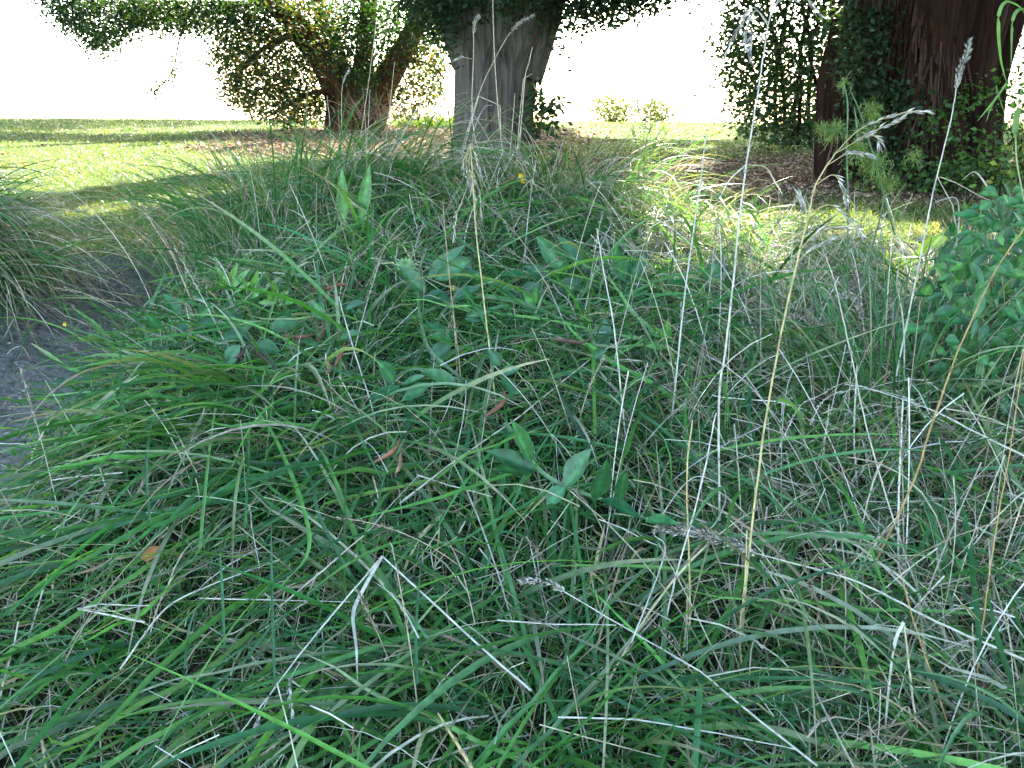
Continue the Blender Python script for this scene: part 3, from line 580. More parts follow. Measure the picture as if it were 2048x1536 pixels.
def stalk(pts, label, dy=0., r=.0016, col=(.58, .53, .38), head=None, kink=False, mode='stand', lift=.07, droops=(), leaf=(), name='dry_grass_stalk', y0=None):
    """pts: picture points, root first; stand: rises from the ground, leaning dy metres in depth; lie: rests on the sward"""
    if mode == 'stand':
        r0 = at(*pts[0], up=-.01) if y0 is None else P(pts[0][0], pts[0][1], y0)
        y_ = r0[1]; L = np.cumsum([0]+[math.dist(pts[i], pts[i+1]) for i in range(len(pts)-1)]); L = L/L[-1]
        W = [r0]+[P(q[0], q[1], y_+dy*l) for q, l in zip(pts[1:], L[1:])]
    else: lift += .055; r *= 1.15; W = [lay(q[0], q[1], lift) for q in pts]; y_ = None
    path = np.array(W) if kink else smooth_path(W, 7)
    if kink:
        path = np.concatenate([np.linspace(path[i], path[i+1], 6)[:-1] for i in range(len(path)-1)]+[path[-1:]])
    t = thing(name, path[0], label, 'grass stalk', STK); a = Acc()
    c_ = np.array(col)*R.uniform(.9, 1.08); tube(a, path+R.normal(0, .00025, path.shape), np.linspace(r*1.0, r*.5, len(path)), c_, 5)
    ln = np.linalg.norm(np.diff(path, axis=0), axis=1).sum()
    for k in np.linspace(.2, .85, 4):            # nodes
        i = int(k*(len(path)-2)); d = path[i+1]-path[i]; d /= np.linalg.norm(d)+1e-9
        tube(a, [path[i]-d*.003, path[i], path[i]+d*.003], [r*.9, r*1.6, r*.9], c_*.6, 6)
    a.build('stem', M_STRAW, t)
    dep = path[-1][1]
    if head:                                     # (points, radius, number)
        hp = smooth_path([P(q[0], q[1], dep) if mode == 'stand' else lay(q[0], q[1], lift) for q in head[0]], 8)
        a = Acc(); tube(a, hp, r*.5, c_, 4); spikelets(a, hp, head[1]*1.15, int(head[2]*1.3), .009, (.56, .52, .42)); a.build('seed_head', M_STRAW, t)
    for q in droops:                             # loose drooping panicle branches
        hp = smooth_path([P(z[0], z[1], dep-.01) if mode == 'stand' else lay(z[0], z[1], lift) for z in q], 8)
        a = Acc(); tube(a, hp, r*.35, c_, 4); spikelets(a, hp[len(hp)//3:], .0018, 34, .014, (.66, .62, .50), .2); a.build('seed_head', M_STRAW, t)
    for q in leaf:
        lp = smooth_path([P(z[0], z[1], dep) if mode == 'stand' else lay(z[0], z[1], lift) for z in q], 6)[None]
        a = Acc(); ribbon(a, lp, np.array([.006]), np.array([.6]), np.array([(.6, .57, .47)]), fold=.2); a.build('leaf_blade', M_STRAW, t)
    return t
Y_ = (.58, .47, .22); O_ = (.5, .33, .14)
stalk([(1478, 1330), (1500, 1090), (1530, 850), (1566, 650), (1594, 525), (1618, 427), (1632, 369), (1669, 308)], 'tall yellow stalk right of centre ending in a wide drooping oat-like panicle by the fennel', .1, .0019, Y_,
      droops=[[(1669, 308), (1724, 256), (1809, 225), (1852, 224)], [(1669, 308), (1700, 290), (1750, 262), (1805, 236)], [(1655, 330), (1700, 306), (1742, 314)], [(1632, 369), (1668, 350), (1688, 385), (1692, 402)], [(1618, 427), (1660, 410), (1700, 440), (1722, 468)], [(1618, 427), (1608, 410), (1598, 388)], [(1600, 500), (1640, 460), (1690, 455)], [(1594, 525), (1620, 500), (1660, 480)], [(1724, 265), (1755, 275), (1758, 288)]])
stalk([(1440, 1100), (1438, 810), (1450, 710), (1464, 587), (1485, 386), (1505, 253), (1522, 144), (1536, 51)], 'tallest pale stalk leaving the top edge over the white sky, with drooping side branches', .05, .0021, (.62, .58, .46),
      droops=[[(1536, 51), (1505, 15), (1475, 60), (1452, 108)], [(1536, 45), (1510, 22), (1490, 70), (1500, 115)], [(1536, 51), (1550, 10), (1600, -10), (1640, 30)], [(1530, 80), (1505, 70), (1500, 100)], [(1538, 40), (1560, 0), (1590, 0)]])
stalk([(1340, 870), (1368, 604), (1386, 470), (1399, 376), (1409, 297), (1416, 253)], 'thin pale stalk just left of the tallest one, snapped off at the hill line', .05, .0019, (.62, .58, .48))
stalk([(1770, 870), (1792, 754), (1840, 518), (1861, 410), (1874, 352), (1902, 239), (1912, 178)], 'stalk with a knobbly cocksfoot spike standing against the dark red trunk', .05, .0019, (.62, .57, .46), head=([(1912, 178), (1921, 140), (1934, 110), (1939, 82)], .0045, 130))
stalk([(1720, 1180), (1827, 963), (1854, 877), (1881, 799), (1922, 689), (1991, 542), (2060, 440)], 'long orange-brown stalk slanting up to the right edge', -.05, .0019, O_)
stalk([(1950, 1400), (1960, 1290), (1990, 1070), (2020, 900), (2050, 690)], 'thin straw stalk running up beside the right edge', .0, .0014, O_)
stalk([(997, 862), (988, 775), (968, 604), (951, 450), (945, 350), (941, 292)], 'straight golden stalk below the trunk topped by the whitest drooping seed plume', .35, .0021, Y_,
      droops=[[(941, 290), (932, 330), (948, 380), (952, 430)], [(941, 290), (945, 340), (960, 390), (962, 434)], [(941, 290), (926, 330), (936, 365)], [(945, 340), (925, 400), (912, 430), (908, 478)], [(941, 290), (950, 310), (962, 350)], [(941, 300), (938, 330), (944, 366), (940, 390)]])
stalk([(925, 830), (920, 740), (903, 594), (889, 450), (886, 403)], 'brownish stalk left of the golden plume stalk, parallel to it', .3, .0018, (.45, .33, .18))
stalk([(918, 800), (912, 700), (905, 604)], 'short cut stub beside the brownish parallel stalk', .1, .0018, (.5, .4, .24))
stalk([(1258, 900), (1248, 843), (1228, 655), (1207, 540), (1194, 457)], 'clean white bare stalk leaning left in the centre right', .1, .002, (.68, .65, .54))
stalk([(800, 1010), (896, 939), (1040, 833), (1194, 710), (1248, 679), (1276, 676)], 'long pale fallen stalk crossing the centre diagonally, tip bent flat', mode='lie', lift=.11, kink=True, r=.0016, col=(.64, .58, .44))
stalk([(560, 1225), (625, 1160), (740, 1065), (776, 1020), (838, 953)], 'fallen pale stalk rising to a kink left of centre', mode='lie', lift=.09, kink=True, r=.0013, col=(.62, .56, .45))
stalk([(836, 953), (900, 972), (985, 995)], 'short pale stalk running right from the kink left of centre', mode='lie', lift=.09, kink=True, r=.0013, col=(.62, .58, .48))
stalk([(1062, 1388), (960, 1295), (765, 1120), (690, 1200), (600, 1310), (540, 1400), (482, 1476)], 'sharply bent white stalk making an inverted V at lower left centre', mode='lie', lift=.12, kink=True, r=.0015, col=(.68, .65, .55),
      droops=[[(600, 1325), (580, 1370), (584, 1428)], [(540, 1400), (520, 1440), (508, 1475)]], leaf=[[(765, 1122), (730, 1180), (706, 1235), (712, 1300), (715, 1372)]])
stalk([(1634, 1540), (1499, 1425), (1399, 1345), (1274, 1270), (1130, 1186)], 'fallen stalk reaching the bottom edge with a pale woolly spike at its left tip', mode='lie', lift=.12, kink=True, r=.0014, col=(.62, .58, .48), head=([(1130, 1186), (1095, 1174), (1044, 1164)], .0035, 90))
stalk([(2070, 1335), (1874, 1245), (1714, 1170), (1514, 1112)], 'fallen stalk from the right edge carrying the longest thick pale spike', mode='lie', lift=.13, kink=False, r=.0019, col=(.62, .57, .45), head=([(1514, 1112), (1450, 1086), (1380, 1070), (1312, 1060)], .0075, 420))
stalk([(2070, 930), (1961, 875), (1861, 822), (1741, 778), (1690, 770)], 'arching pale stalk from the right edge with drooping spray at mid right', mode='lie', lift=.28, r=.0016, col=(.64, .6, .48),
      droops=[[(1741, 778), (1690, 768), (1638, 792), (1600, 815), (1560, 890)], [(1741, 778), (1700, 780), (1650, 800), (1620, 850)], [(1741, 776), (1800, 765), (1860, 775), (1960, 850)], [(1700, 778), (1690, 800), (1712, 845)], [(1760, 782), (1820, 800), (1850, 840)]])
stalk([(1716, 1000), (1708, 870), (1714, 732)], 'upright pale stub in the middle of the right-hand tangle', .05, .0021, (.62, .58, .48))
stalk([(1640, 560), (1655, 518), (1612, 395)], 'short stalk below the oat panicle with a small tight head', .0, .0014, head=([(1612, 430), (1604, 408), (1598, 392)], .004, 50), y0=2.4)
stalk([(1870, 1270), (1800, 1080), (1740, 880), (1700, 700), (1668, 560), (1645, 500)], 'slim stalk leaning left through the right-hand tangle', .1, .0016, (.58, .52, .4))
stalk([(1745, 760), (1700, 700), (1650, 655)], 'leaning stalk with a soft grey plume pointing left at mid right', -.1, .0013, (.5, .42, .28), head=([(1650, 655), (1618, 640), (1582, 632)], .0055, 130))
stalk([(1745, 790), (1738, 700), (1724, 640)], 'stalk with a nodding grey-brown plume left of the leafy vine', -.1, .0013, (.5, .42, .28), head=([(1724, 640), (1716, 606), (1700, 592), (1678, 590)], .006, 150))
stalk([(1745, 745), (1700, 690), (1688, 672)], 'stalk with a tiny pale plume between the two grey ones', -.1, .001, (.5, .42, .28), head=([(1688, 675), (1672, 660), (1660, 648)], .0035, 50))
stalk([(1790, 780), (1850, 838), (1880, 870)], 'stalk dipping right with a lavender-grey plume at its low tip', -.1, .0013, (.5, .42, .28), head=([(1880, 870), (1910, 900), (1946, 932)], .0055, 130))
stalk([(1800, 1190), (1796, 1060), (1800, 930), (1806, 800)], 'thick white stalk standing near the right edge, lower half bare', .05, .0022, (.68, .65, .56))
stalk([(1318, 1310), (1345, 1180), (1400, 980), (1432, 825)], 'white stalk leaning right in front of the yellow pair', .05, .0017, (.66, .63, .54))
stalk([(1380, 1310), (1379, 1150), (1374, 950), (1385, 840)], 'yellow stalk standing left of the tall oat stalk', .05, .0019, Y_)
stalk([(1262, 1290), (1330, 1110), (1310, 1060), (1385, 960), (1450, 985), (1430, 1050), (1390, 1075)], 'thin pale looping stalk curled over itself right of centre', mode='lie', lift=.13, r=.0011, col=(.64, .6, .5))
stalk([(1494, 1400), (1480, 1280), (1490, 1160), (1494, 1060)], 'yellow stub close beside the tall oat stalk', .05, .0019, Y_)
stalk([(1640, 1330), (1560, 1180), (1520, 1120)], 'white stalk leaning left beneath the thick fallen spike', .05, .0017, (.66, .62, .52))
stalk([(1665, 1320), (1610, 1220), (1566, 1145)], 'second white stalk leaning left beneath the thick fallen spike', .05, .0015, (.66, .62, .52))
stalk([(1725, 1240), (1690, 1180), (1668, 1070)], 'short stiff stalk meeting the fallen spike stalk from below', .05, .0018, (.62, .58, .48))
stalk([(1850, 1540), (1826, 1400), (1808, 1245)], 'thick straw stub in the lower right with a pale folded leaf', .0, .0022, (.62, .55, .38), leaf=[[(1808, 1245), (1790, 1290), (1775, 1420), (1768, 1540)]])
stalk([(1732, 1545), (1770, 1470), (1812, 1412)], 'wide bleached blade curling over at the bottom right', .0, .0014, (.62, .58, .5), leaf=[[(1742, 1545), (1775, 1460), (1812, 1414), (1822, 1440)]])
stalk([(1930, 1540), (1880, 1400), (1830, 1250), (1800, 1140)], 'yellow-brown stalk leaning left in the bottom right', .05, .0017, O_)
stalk([(1940, 1540), (1935, 1470), (1938, 1402)], 'stub with orange tint near the bottom right corner', .0, .0022, O_)
stalk([(1116, 1438), (1270, 1450), (1440, 1475), (1592, 1504)], 'long pale stalk lying level near the bottom edge', mode='lie', lift=.09, kink=True, r=.0013, col=(.66, .63, .54))
stalk([(995, 1246), (1100, 1250), (1232, 1254)], 'pale stalk lying level below centre', mode='lie', lift=.09, kink=True, r=.0013, col=(.64, .6, .5), leaf=[[(850, 1286), (930, 1255), (1000, 1246)]])
stalk([(946, 1545), (910, 1480), (876, 1434)], 'short golden stub at the bottom edge left of centre', mode='lie', lift=.1, kink=True, r=.0024, col=(.6, .47, .22))
stalk([(-20, 986), (120, 960), (245, 947)], 'thick pale stalk entering from the left edge, nearly level', mode='lie', lift=.12, kink=True, r=.0017, col=(.68, .64, .52))
stalk([(-20, 888), (40, 888), (90, 890)], 'thin pale stalk over the bare earth at the left edge', mode='lie', lift=.12, kink=True, r=.001, col=(.66, .63, .54))
stalk([(240, 1340), (330, 1225), (420, 1180), (560, 1120)], 'pale stalk lying through the combed grass at lower left', mode='lie', lift=.08, r=.0014, col=(.62, .57, .47))
stalk([(400, 1206), (560, 1204), (700, 1206)], 'straight thin stalk lying level at lower left centre', mode='lie', lift=.09, kink=True, r=.0011, col=(.64, .6, .5))
stalk([(290, 1250), (160, 1226), (200, 1218), (300, 1222)], 'folded bleached blade lying at lower left', mode='lie', lift=.09, kink=True, r=.0014, col=(.62, .58, .48), leaf=[[(155, 1226), (230, 1224), (310, 1218)]])
stalk([(50, 1100), (110, 1060), (162, 1022)], 'short pale stalk lying near the left edge below the earth', mode='lie', lift=.08, kink=True, r=.0011, col=(.66, .62, .52))
stalk([(400, 640), (372, 575), (345, 510), (316, 465), (290, 424)], 'tan snapped stalk leaning left over the hollow', .05, .0022, (.62, .48, .32), kink=True)
stalk([(380, 600), (372, 550), (365, 487)], 'short tan stub beside the snapped stalk over the hollow', .05, .0018, (.6, .46, .3))
stalk([(390, 540), (388, 440), (382, 385), (374, 354)], 'thin grey-tan stalk rising against the lawn shadow', .25, .0016, (.5, .45, .36))
stalk([(290, 620), (250, 562), (240, 540), (182, 545)], 'brown kinked twig-like stalk reaching left over the hollow', .05, .0013, (.45, .33, .22), kink=True)
stalk([(308, 600), (295, 570), (262, 556)], 'small twig-like stalk crossing the kinked one over the hollow', .05, .0012, (.55, .45, .33), kink=True)
stalk([(240, 670), (290, 610), (345, 560), (350, 545)], 'white stalk slanting over the bare earth', .1, .0012, (.64, .6, .5), kink=True)
stalk([(455, 545), (454, 490), (453, 447)], 'fine upright green-tan stem against the lawn', .1, .0012, (.36, .42, .18))
stalk([(755, 880), (746, 822), (711, 710), (690, 640), (677, 593)], 'speckled pale stalk leaning left at left centre', .12, .0018, (.6, .56, .48))
stalk([(500, 1010), (505, 1060), (520, 1140)], 'thin dead stem trailing down the slope at left centre', mode='lie', lift=.1, r=.001, col=(.45, .4, .32))
# against the trees, rooted on the mound top
stalk([(915, 345), (943, 240), (944, 190), (947, 110), (947, 68)], 'stalk with a tall narrow head against the left side of the grey trunk', .05, .002, (.55, .47, .3), head=([(947, 68), (950, 48), (959, 31)], .006, 70), droops=[[(944, 118), (925, 115), (908, 121)]], y0=3.5)
stalk([(910, 345), (957, 191), (988, 122), (1015, 72)], 'stalk leaning right across the grey trunk with a feathered tip', .05, .0021, (.55, .47, .3), head=([(1015, 72), (1040, 45), (1067, 31)], .006, 80), y0=3.5)
stalk([(1010, 345), (1000, 260), (992, 160), (987, 60), (985, -40)], 'upright stalk crossing the middle of the grey trunk and leaving the top edge', .05, .0023, (.58, .49, .32), y0=3.5)
stalk([(915, 345), (957, 192), (1000, 211), (1002, 268), (1022, 290)], 'stalk folded into an angular hook on the grey trunk', .05, .0021, (.55, .48, .34), kink=True, y0=3.45)
stalk([(945, 300), (948, 260), (968, 216), (985, 210)], 'small hooked stalk tip at the trunk middle', .05, .0016, (.55, .48, .36), y0=3.45)
stalk([(980, 380), (965, 325), (950, 275), (942, 210)], 'white broken stalk at the left of the trunk foot', .05, .0021, (.66, .62, .52), y0=3.4)
stalk([(1030, 345), (1042, 250), (1050, 156), (1058, 125), (1065, 94)], 'stalk standing along the right edge of the grey trunk', .05, .0022, (.58, .5, .34), y0=3.5)
stalk([(1032, 345), (1038, 250), (1047, 157), (1064, 148)], 'stalk bent at its tip right beside the trunk edge one', .05, .0018, (.58, .5, .34), kink=True, y0=3.52)
stalk([(1018, 330), (1024, 260), (1030, 186)], 'short straight stalk right of the trunk centre', .05, .0019, (.6, .52, .36), y0=3.5)
stalk([(712, 345), (728, 230), (742, 130), (753, 40)], 'long bare stalk against the red left tree', .1, .002, (.52, .42, .26), y0=3.6)
stalk([(768, 320), (778, 230), (789, 124)], 'bare stalk against the right limb of the red left tree', .1, .0018, (.52, .42, .26), y0=3.6)
stalk([(684, 330), (683, 240), (685, 170), (698, 140)], 'stalk with a small bent head at the foot of the red tree', .1, .0015, (.5, .44, .3), head=([(685, 168), (692, 152), (699, 140)], .003, 30), y0=3.6)
stalk([(664, 330), (660, 250), (654, 192)], 'whitish short stalk left of the red tree foot', .1, .0014, (.6, .56, .46), y0=3.6)
stalk([(730, 330), (736, 260), (740, 180)], 'whitish short stalk before the pale suckers of the red tree', .1, .0014, (.6, .56, .46), y0=3.6)
stalk([(1278, 345), (1292, 240), (1300, 180), (1304, 138)], 'dark thin branching stem against the sky by the two far bushes', .1, .0012, (.3, .25, .18), y0=3.4, droops=[[(1288, 260), (1278, 230), (1274, 190)], [(1294, 230), (1302, 205), (1306, 185)]])
# right edge
stalk([(1920, 500), (1905, 410), (1874, 352), (1910, 365), (1965, 395), (1990, 405)], 'bent double stem with dry leaf right of the cocksfoot spike', .0, .0016, (.55, .48, .34), kink=True, y0=2.5, leaf=[[(1925, 360), (1950, 345), (1975, 375), (1985, 390)]])
stalk([(1895, 570), (1914, 480), (1918, 420), (1908, 395), (1870, 405)], 'pale hook-tipped stem beside the leafy vine', .0, .0016, (.6, .57, .5), y0=2.4)
stalk([(1915, 720), (1925, 640), (1932, 565)], 'short thick white stub in front of the leafy vine', .0, .002, (.68, .65, .56), y0=2.15)
stalk([(1485, 470), (1492, 380), (1530, 360), (1560, 390)], 'orange dry blade stem arching right over the sunny strip', .0, .0012, (.5, .36, .2), y0=3.1, leaf=[[(1492, 330), (1530, 335), (1550, 365), (1566, 390)], [(1492, 330), (1460, 360), (1435, 405)]])

# extra thin stalks rising from the right-hand half
base = None; n_x = 0
for k in range(230):
    x = R.uniform(.1, 1.9) if k < 185 else R.uniform(-1.0, .6); y = R.uniform(1.15, 3.5)
    if abs(x) > y*.55: continue
    z = float(H(x, y)); ln = R.uniform(.14, .36); az, el = R.uniform(0, 6.28), R.uniform(.75, 1.5)
    C = grow(np.array([[x, y, z-.01]]), np.array([az]), np.array([el]), np.array([R.uniform(0, .8)]), np.array([ln]), 8)[0]
    hd = R.random() < .55; where = ('front ' if y < 1.9 else 'middle ' if y < 2.7 else 'back ')+('right' if x > .75 else 'centre' if x > 0 else 'left')
    o = thing('dead_grass_stalk', C[0], 'thin dead stalk %s at the %s of the bank' % ('with tiny seed head' if hd else 'without any head', where), 'grass stalk', 'thin %s dead stalks at the %s' % ('seeded' if hd else 'bare', where)); a = Acc()
    c_ = pick(PALE+STRAW[:3], 1)[0]; tube(a, C, np.linspace(.0013, .0007, 9), c_, 4); a.build('stem', M_STRAW, o)
    if hd:
        a = Acc(); spikelets(a, C[5:], R.uniform(.002, .006), int(R.integers(18, 60)), .008, (.42, .37, .26), .4); a.build('seed_head', M_STRAW, o)

# ---------------------------------------------------------------- single broad green blades
def blade(pts, w_, label, lift=.18, col=(.055, .17, .05), mode='lie', y0=None, dy=0., kink=False, tw=.5, name='broad_grass_shoot', cat='grass blade', seg=7):
    if mode == 'lie': W = [lay(q[0], q[1], lift) for q in pts]
    else:
        y_ = y0 if y0 else at(*pts[0])[1]; W = [P(q[0], q[1], y_+dy*i/(len(pts)-1)) for i, q in enumerate(pts)]
    if kink: W = np.concatenate([np.linspace(W[i], W[i+1], 6)[:-1] for i in range(len(W)-1)]+[np.array(W[-1:])])
    else: W = smooth_path(W, seg)
    a = Acc(); c = pick([col], 1, .1)*[1.1, 1.15, .9]; w_ *= .85; s_ = len(W); tws = np.full((1, s_), tw)+np.linspace(-.3, .3, s_)[None]
    ribbon(a, np.array(W)[None], np.array([w_]), tws, c, c*1.1, fold=.16)
    o = a.build(name, M_BLADE); tag(o, label, cat, 'broad green grass blades'); return o
BG, BD, BL = (.07, .20, .05), (.035, .12, .05), (.12, .25, .06)
for pts, w_, lab, kw in (
    ([(757, 886), (840, 862), (924, 838), (970, 870), (1010, 905)], .008, 'light green blade folded into a peak just left of centre', dict(col=BG, kink=True)),
    ([(1000, 760), (1120, 610), (1240, 490)], .010, 'broad light blade slanting up right under the oval vine leaves', dict(col=BG)),
    ([(930, 610), (1040, 720), (1160, 830), (1300, 960)], .009, 'broad blade slanting down right through the vine leaves', dict(col=BD)),
    ([(1010, 1010), (1080, 928), (880, 1000), (700, 1045)], .0085, 'long blade bent back toward the left at centre', dict(col=BG, kink=True)),
    ([(1190, 870), (1185, 700), (1178, 620), (1190, 540), (1150, 480)], .010, 'wide upright blade with bleached base in the centre right', dict(col=BL)),
    ([(1075, 800), (1170, 640), (1260, 540)], .007, 'slim blade parallel to the broad light one', dict(col=BG)),
    ([(560, 1180), (620, 1080), (560, 900), (500, 800)], .009, 'broad blade curving down the middle left', dict(col=BG)),
    ([(520, 760), (640, 700), (700, 640), (780, 580)], .009, 'broad blade slanting up right at the left middle', dict(col=BG)),
    ([(300, 1050), (295, 900), (330, 720), (345, 620)], .008, 'long thin blade hanging beside the hollow', dict(col=BD)),
    ([(400, 1100), (420, 900), (440, 760)], .008, 'upright blade rising from the left-middle tussock', dict(col=BG)),
    ([(490, 1060), (497, 930), (500, 800)], .006, 'narrow blade standing straight at left centre', dict(col=BD)),
    ([(450, 1300), (445, 1180), (440, 1100)], .006, 'small blue-green blade pointing up in the combed grass', dict(col=BD)),
    ([(370, 1340), (380, 1260), (410, 1190)], .006, 'short blue-green blade curving right in the lower left', dict(col=BD)),
    ([(550, 1380), (545, 1200), (543, 1050)], .006, 'thin dark blade standing upright at lower left centre', dict(col=BD)),
    ([(700, 1160), (640, 1040), (620, 960), (560, 880)], .008, 'dark green blade arching left above the inverted V stalk', dict(col=BD)),
    ([(835, 1380), (833, 1260), (846, 1090)], .0065, 'blue-green upright blade below centre left', dict(col=BD)),
    ([(470, 1540), (700, 1420), (850, 1330), (1050, 1230)], .009, 'broad bright blade sweeping along the bottom left', dict(col=BG)),
    ([(1060, 1540), (1180, 1440), (1290, 1330), (1420, 1270), (1480, 1190)], .010, 'broad green blade rising right of the bottom centre', dict(col=BG)),
    ([(1000, 1500), (1100, 1500), (1260, 1440), (1440, 1446)], .009, 'wide blade lying along the bottom right of centre', dict(col=BG)),
    ([(1390, 1540), (1396, 1450), (1400, 1390), (1402, 1370)], .012, 'widest blade stub standing at the bottom right of centre', dict(col=BD)),
    ([(1130, 1150), (1300, 1192), (1470, 1192)], .006, 'thin bright blade lying level right of centre', dict(col=BL, kink=True)),
    ([(1540, 1160), (1440, 1060), (1380, 1040), (1300, 880)], .010, 'dark broad blade behind the thick fallen spike', dict(col=BD)),
    ([(1350, 900), (1450, 880), (1570, 845)], .009, 'broad blade lying level left of the tall oat stalk', dict(col=BD)),
    ([(1460, 890), (1540, 870), (1612, 874)], .008, 'level broad blade behind the tall oat stalk', dict(col=BG)),
    ([(1960, 1330), (1950, 1200), (1930, 1050), (1900, 960)], .011, 'dark wide blade hanging at lower right', dict(col=BD)),
    ([(2040, 1420), (2000, 1300), (1975, 1200)], .010, 'dark broad blade by the right edge', dict(col=BD)),
    ([(0, 1320), (150, 1200), (300, 1120), (460, 1070)], .008, 'long bright blade combed down to the left edge', dict(col=BG)),
    ([(0, 1420), (200, 1260), (380, 1130), (470, 990)], .008, 'second long blade combed down to the left edge', dict(col=BG)),
    ([(60, 1540), (250, 1400), (480, 1330), (700, 1250)], .009, 'broad blade combed into the bottom left corner', dict(col=BD)),
    ([(80, 960), (200, 830), (330, 700), (420, 650)], .007, 'blade leaning out over the hollow edge', dict(col=BG)),
    ([(1450, 720), (1350, 640), (1290, 560), (1250, 470)], .008, 'broad blade arching left below the sunny strip', dict(col=BD)),
    ([(1370, 900), (1375, 760), (1400, 640), (1470, 540)], .009, 'wide bluish blade rising right of centre', dict(col=BG)),
    ([(530, 680), (470, 580), (430, 540), (360, 515)], .008, 'bright blade arching left above the hollow', dict(col=BL)),
    ([(1010, 420), (980, 370), (955, 325), (930, 300)], .010, 'broad green blade pointing up left at the trunk foot', dict(col=BG)),
    ([(1180, 470), (1090, 400), (1030, 350), (960, 310)], .008, 'long blade slanting up to the trunk foot', dict(col=BG))):
    blade(pts, w_, lab, **kw)
# arching blades hanging in from the top right corner
tr = thing('tall_grass_plant', at(2040, 900), 'tall green grass arching over into the top right corner', 'grass plant'); a = Acc()
for pts, w_ in (([(2090, 300), (2060, 60), (2020, 5), (1998, 30), (2000, 110), (2014, 170)], .008), ([(2100, 280), (2075, 60), (2048, 20), (2026, 40), (2022, 130)], .009),
                ([(2014, 165), (1990, 200), (1955, 242)], .005), ([(2050, 420), (2030, 300), (2040, 200), (2062, 120)], .014), ([(2012, 170), (1985, 210), (1972, 245)], .003), ([(1992, 170), (2000, 200), (2012, 236)], .003),
                ([(2120, 900), (2110, 600), (2100, 300)], .008)):
    C = smooth_path([P(q[0], q[1], 1.75) for q in pts], 8)[None]; ribbon(a, C, np.array([w_*.85]), np.full((1, C.shape[1]), .7), pick([BL], 1, .1), fold=.15)
a.build('leaf_blades', M_BLADE, tr)

# ---------------------------------------------------------------- broad leaved plants
def leafmesh(acc, p, d, nrm, ln, wd, col, curl=.12, rows=7):
    d = d/np.linalg.norm(d); s_ = np.cross(d, nrm); s_ /= np.linalg.norm(s_)+1e-9; n_ = np.cross(s_, d)
    t = np.linspace(0, 1, rows); pr = np.sin(np.pi*np.clip(t, .0, 1)**.85); pr[0] = .08; pr[-1] = .03
    c = p[None]+d[None]*ln*t[:, None]-n_[None]*(curl*ln*t[:, None]**2)
    V = np.stack([c-s_*wd*.5*pr[:, None]+n_*wd*.16*pr[:, None], c-s_*wd*.25*pr[:, None]+n_*wd*.03*pr[:, None], c, c+s_*wd*.25*pr[:, None]+n_*wd*.03*pr[:, None], c+s_*wd*.5*pr[:, None]+n_*wd*.16*pr[:, None]], 1)
    i = np.arange(rows*5).reshape(rows, 5)
    F = np.concatenate([np.stack([i[:-1, j], i[:-1, j+1], i[1:, j+1], i[1:, j]], -1) for j in range(4)])
    cc = np.tile(np.array(col), (rows, 5, 1)).astype(float); cc[:, 2] *= 1.45; cc[:, (0, 4)] *= 1.05
    acc.add(V, F, cc.reshape(-1, 3))
def pleaf(px0, py0, px1, py1, wpx, lift=.14, tw=0.):      # leaf from stalk end to tip, in picture points
    a_, b_ = lay(px0, py0, lift), lay(px0, py0, lift); y_ = a_[1]; b_ = P(px1, py1, y_-.02+R.uniform(-.03, .03))
    v = np.array([0, 0, EYE])-a_; v /= np.linalg.norm(v); nrm = v*.8+UP*.7+R.normal(0, .3, 3)
    ln = np.linalg.norm(b_-a_); return a_, b_-a_, nrm, ln, wpx/FPX*np.linalg.norm(a_-np.array([0, 0, EYE]))
PEA = [(.035, .13, .045), (.03, .11, .045), (.045, .15, .055)]
def podmesh(acc, pts, lift, wd):
    C = smooth_path([lay(q[0], q[1], lift) for q in pts], 8); n = len(C)
    tube(acc, C, np.concatenate([[.2], np.clip(np.sin(np.linspace(.25, 2.9, n-2)), .25, 1), [.15]])*wd, pick([(.17, .085, .05), (.22, .11, .06), (.10, .06, .045)], 1)[0], 7,
         lambda th, k, p: 1+.25*np.cos(2*th)+.12*np.sin(k*1.7))
def vine(label, stems, lvs, pods=(), lift=.22, col=PEA, sw=.008, name='pea_vine', cat='vine', shade=1.):
    t = thing(name, lay(*stems[0][0], .02), label, cat)
    for s_ in stems:
        C = smooth_path([lay(q[0], q[1], lift*(.8 if i else .3)) for i, q in enumerate(s_)], 7)[None]; a = Acc()
        ribbon(a, C, np.array([sw]), np.array([.5]), pick([(.13, .22, .10)], 1, .05), shape='x', fold=.25); a.build('stem', M_BROAD, t)
    for l_ in lvs:
        a = Acc(); p, d, nr, ln, wd = pleaf(*l_, lift=lift+R.uniform(-.02, .03)); leafmesh(a, p, d, nr, ln, wd, pick(col, 1, .1)[0]*shade, R.uniform(.0, .2)); a.build('leaf', M_BROAD, t, True)
    for q in pods:
        a = Acc(); podmesh(a, q, lift+.02, .0042); a.build('pod', M_POD, t, True)
    return t
vine('pea vine in the centre with a pale winged stem and a large scarred upright leaf', [[(1330, 1060), (1200, 1005), (1130, 975), (1070, 935), (1010, 850)]],
     [(1062, 935, 1032, 838, 46), (1070, 940, 970, 900, 42), (1075, 945, 985, 935, 36), (1130, 975, 1180, 895, 52), (1190, 1000, 1215, 920, 44), (1200, 1005, 1290, 1030, 40), (1130, 975, 1090, 1010, 40), (1290, 1050, 1360, 1040, 40), (1240, 1010, 1250, 940, 30)],
     [[(1005, 782), (1010, 800), (990, 820), (968, 840)]])
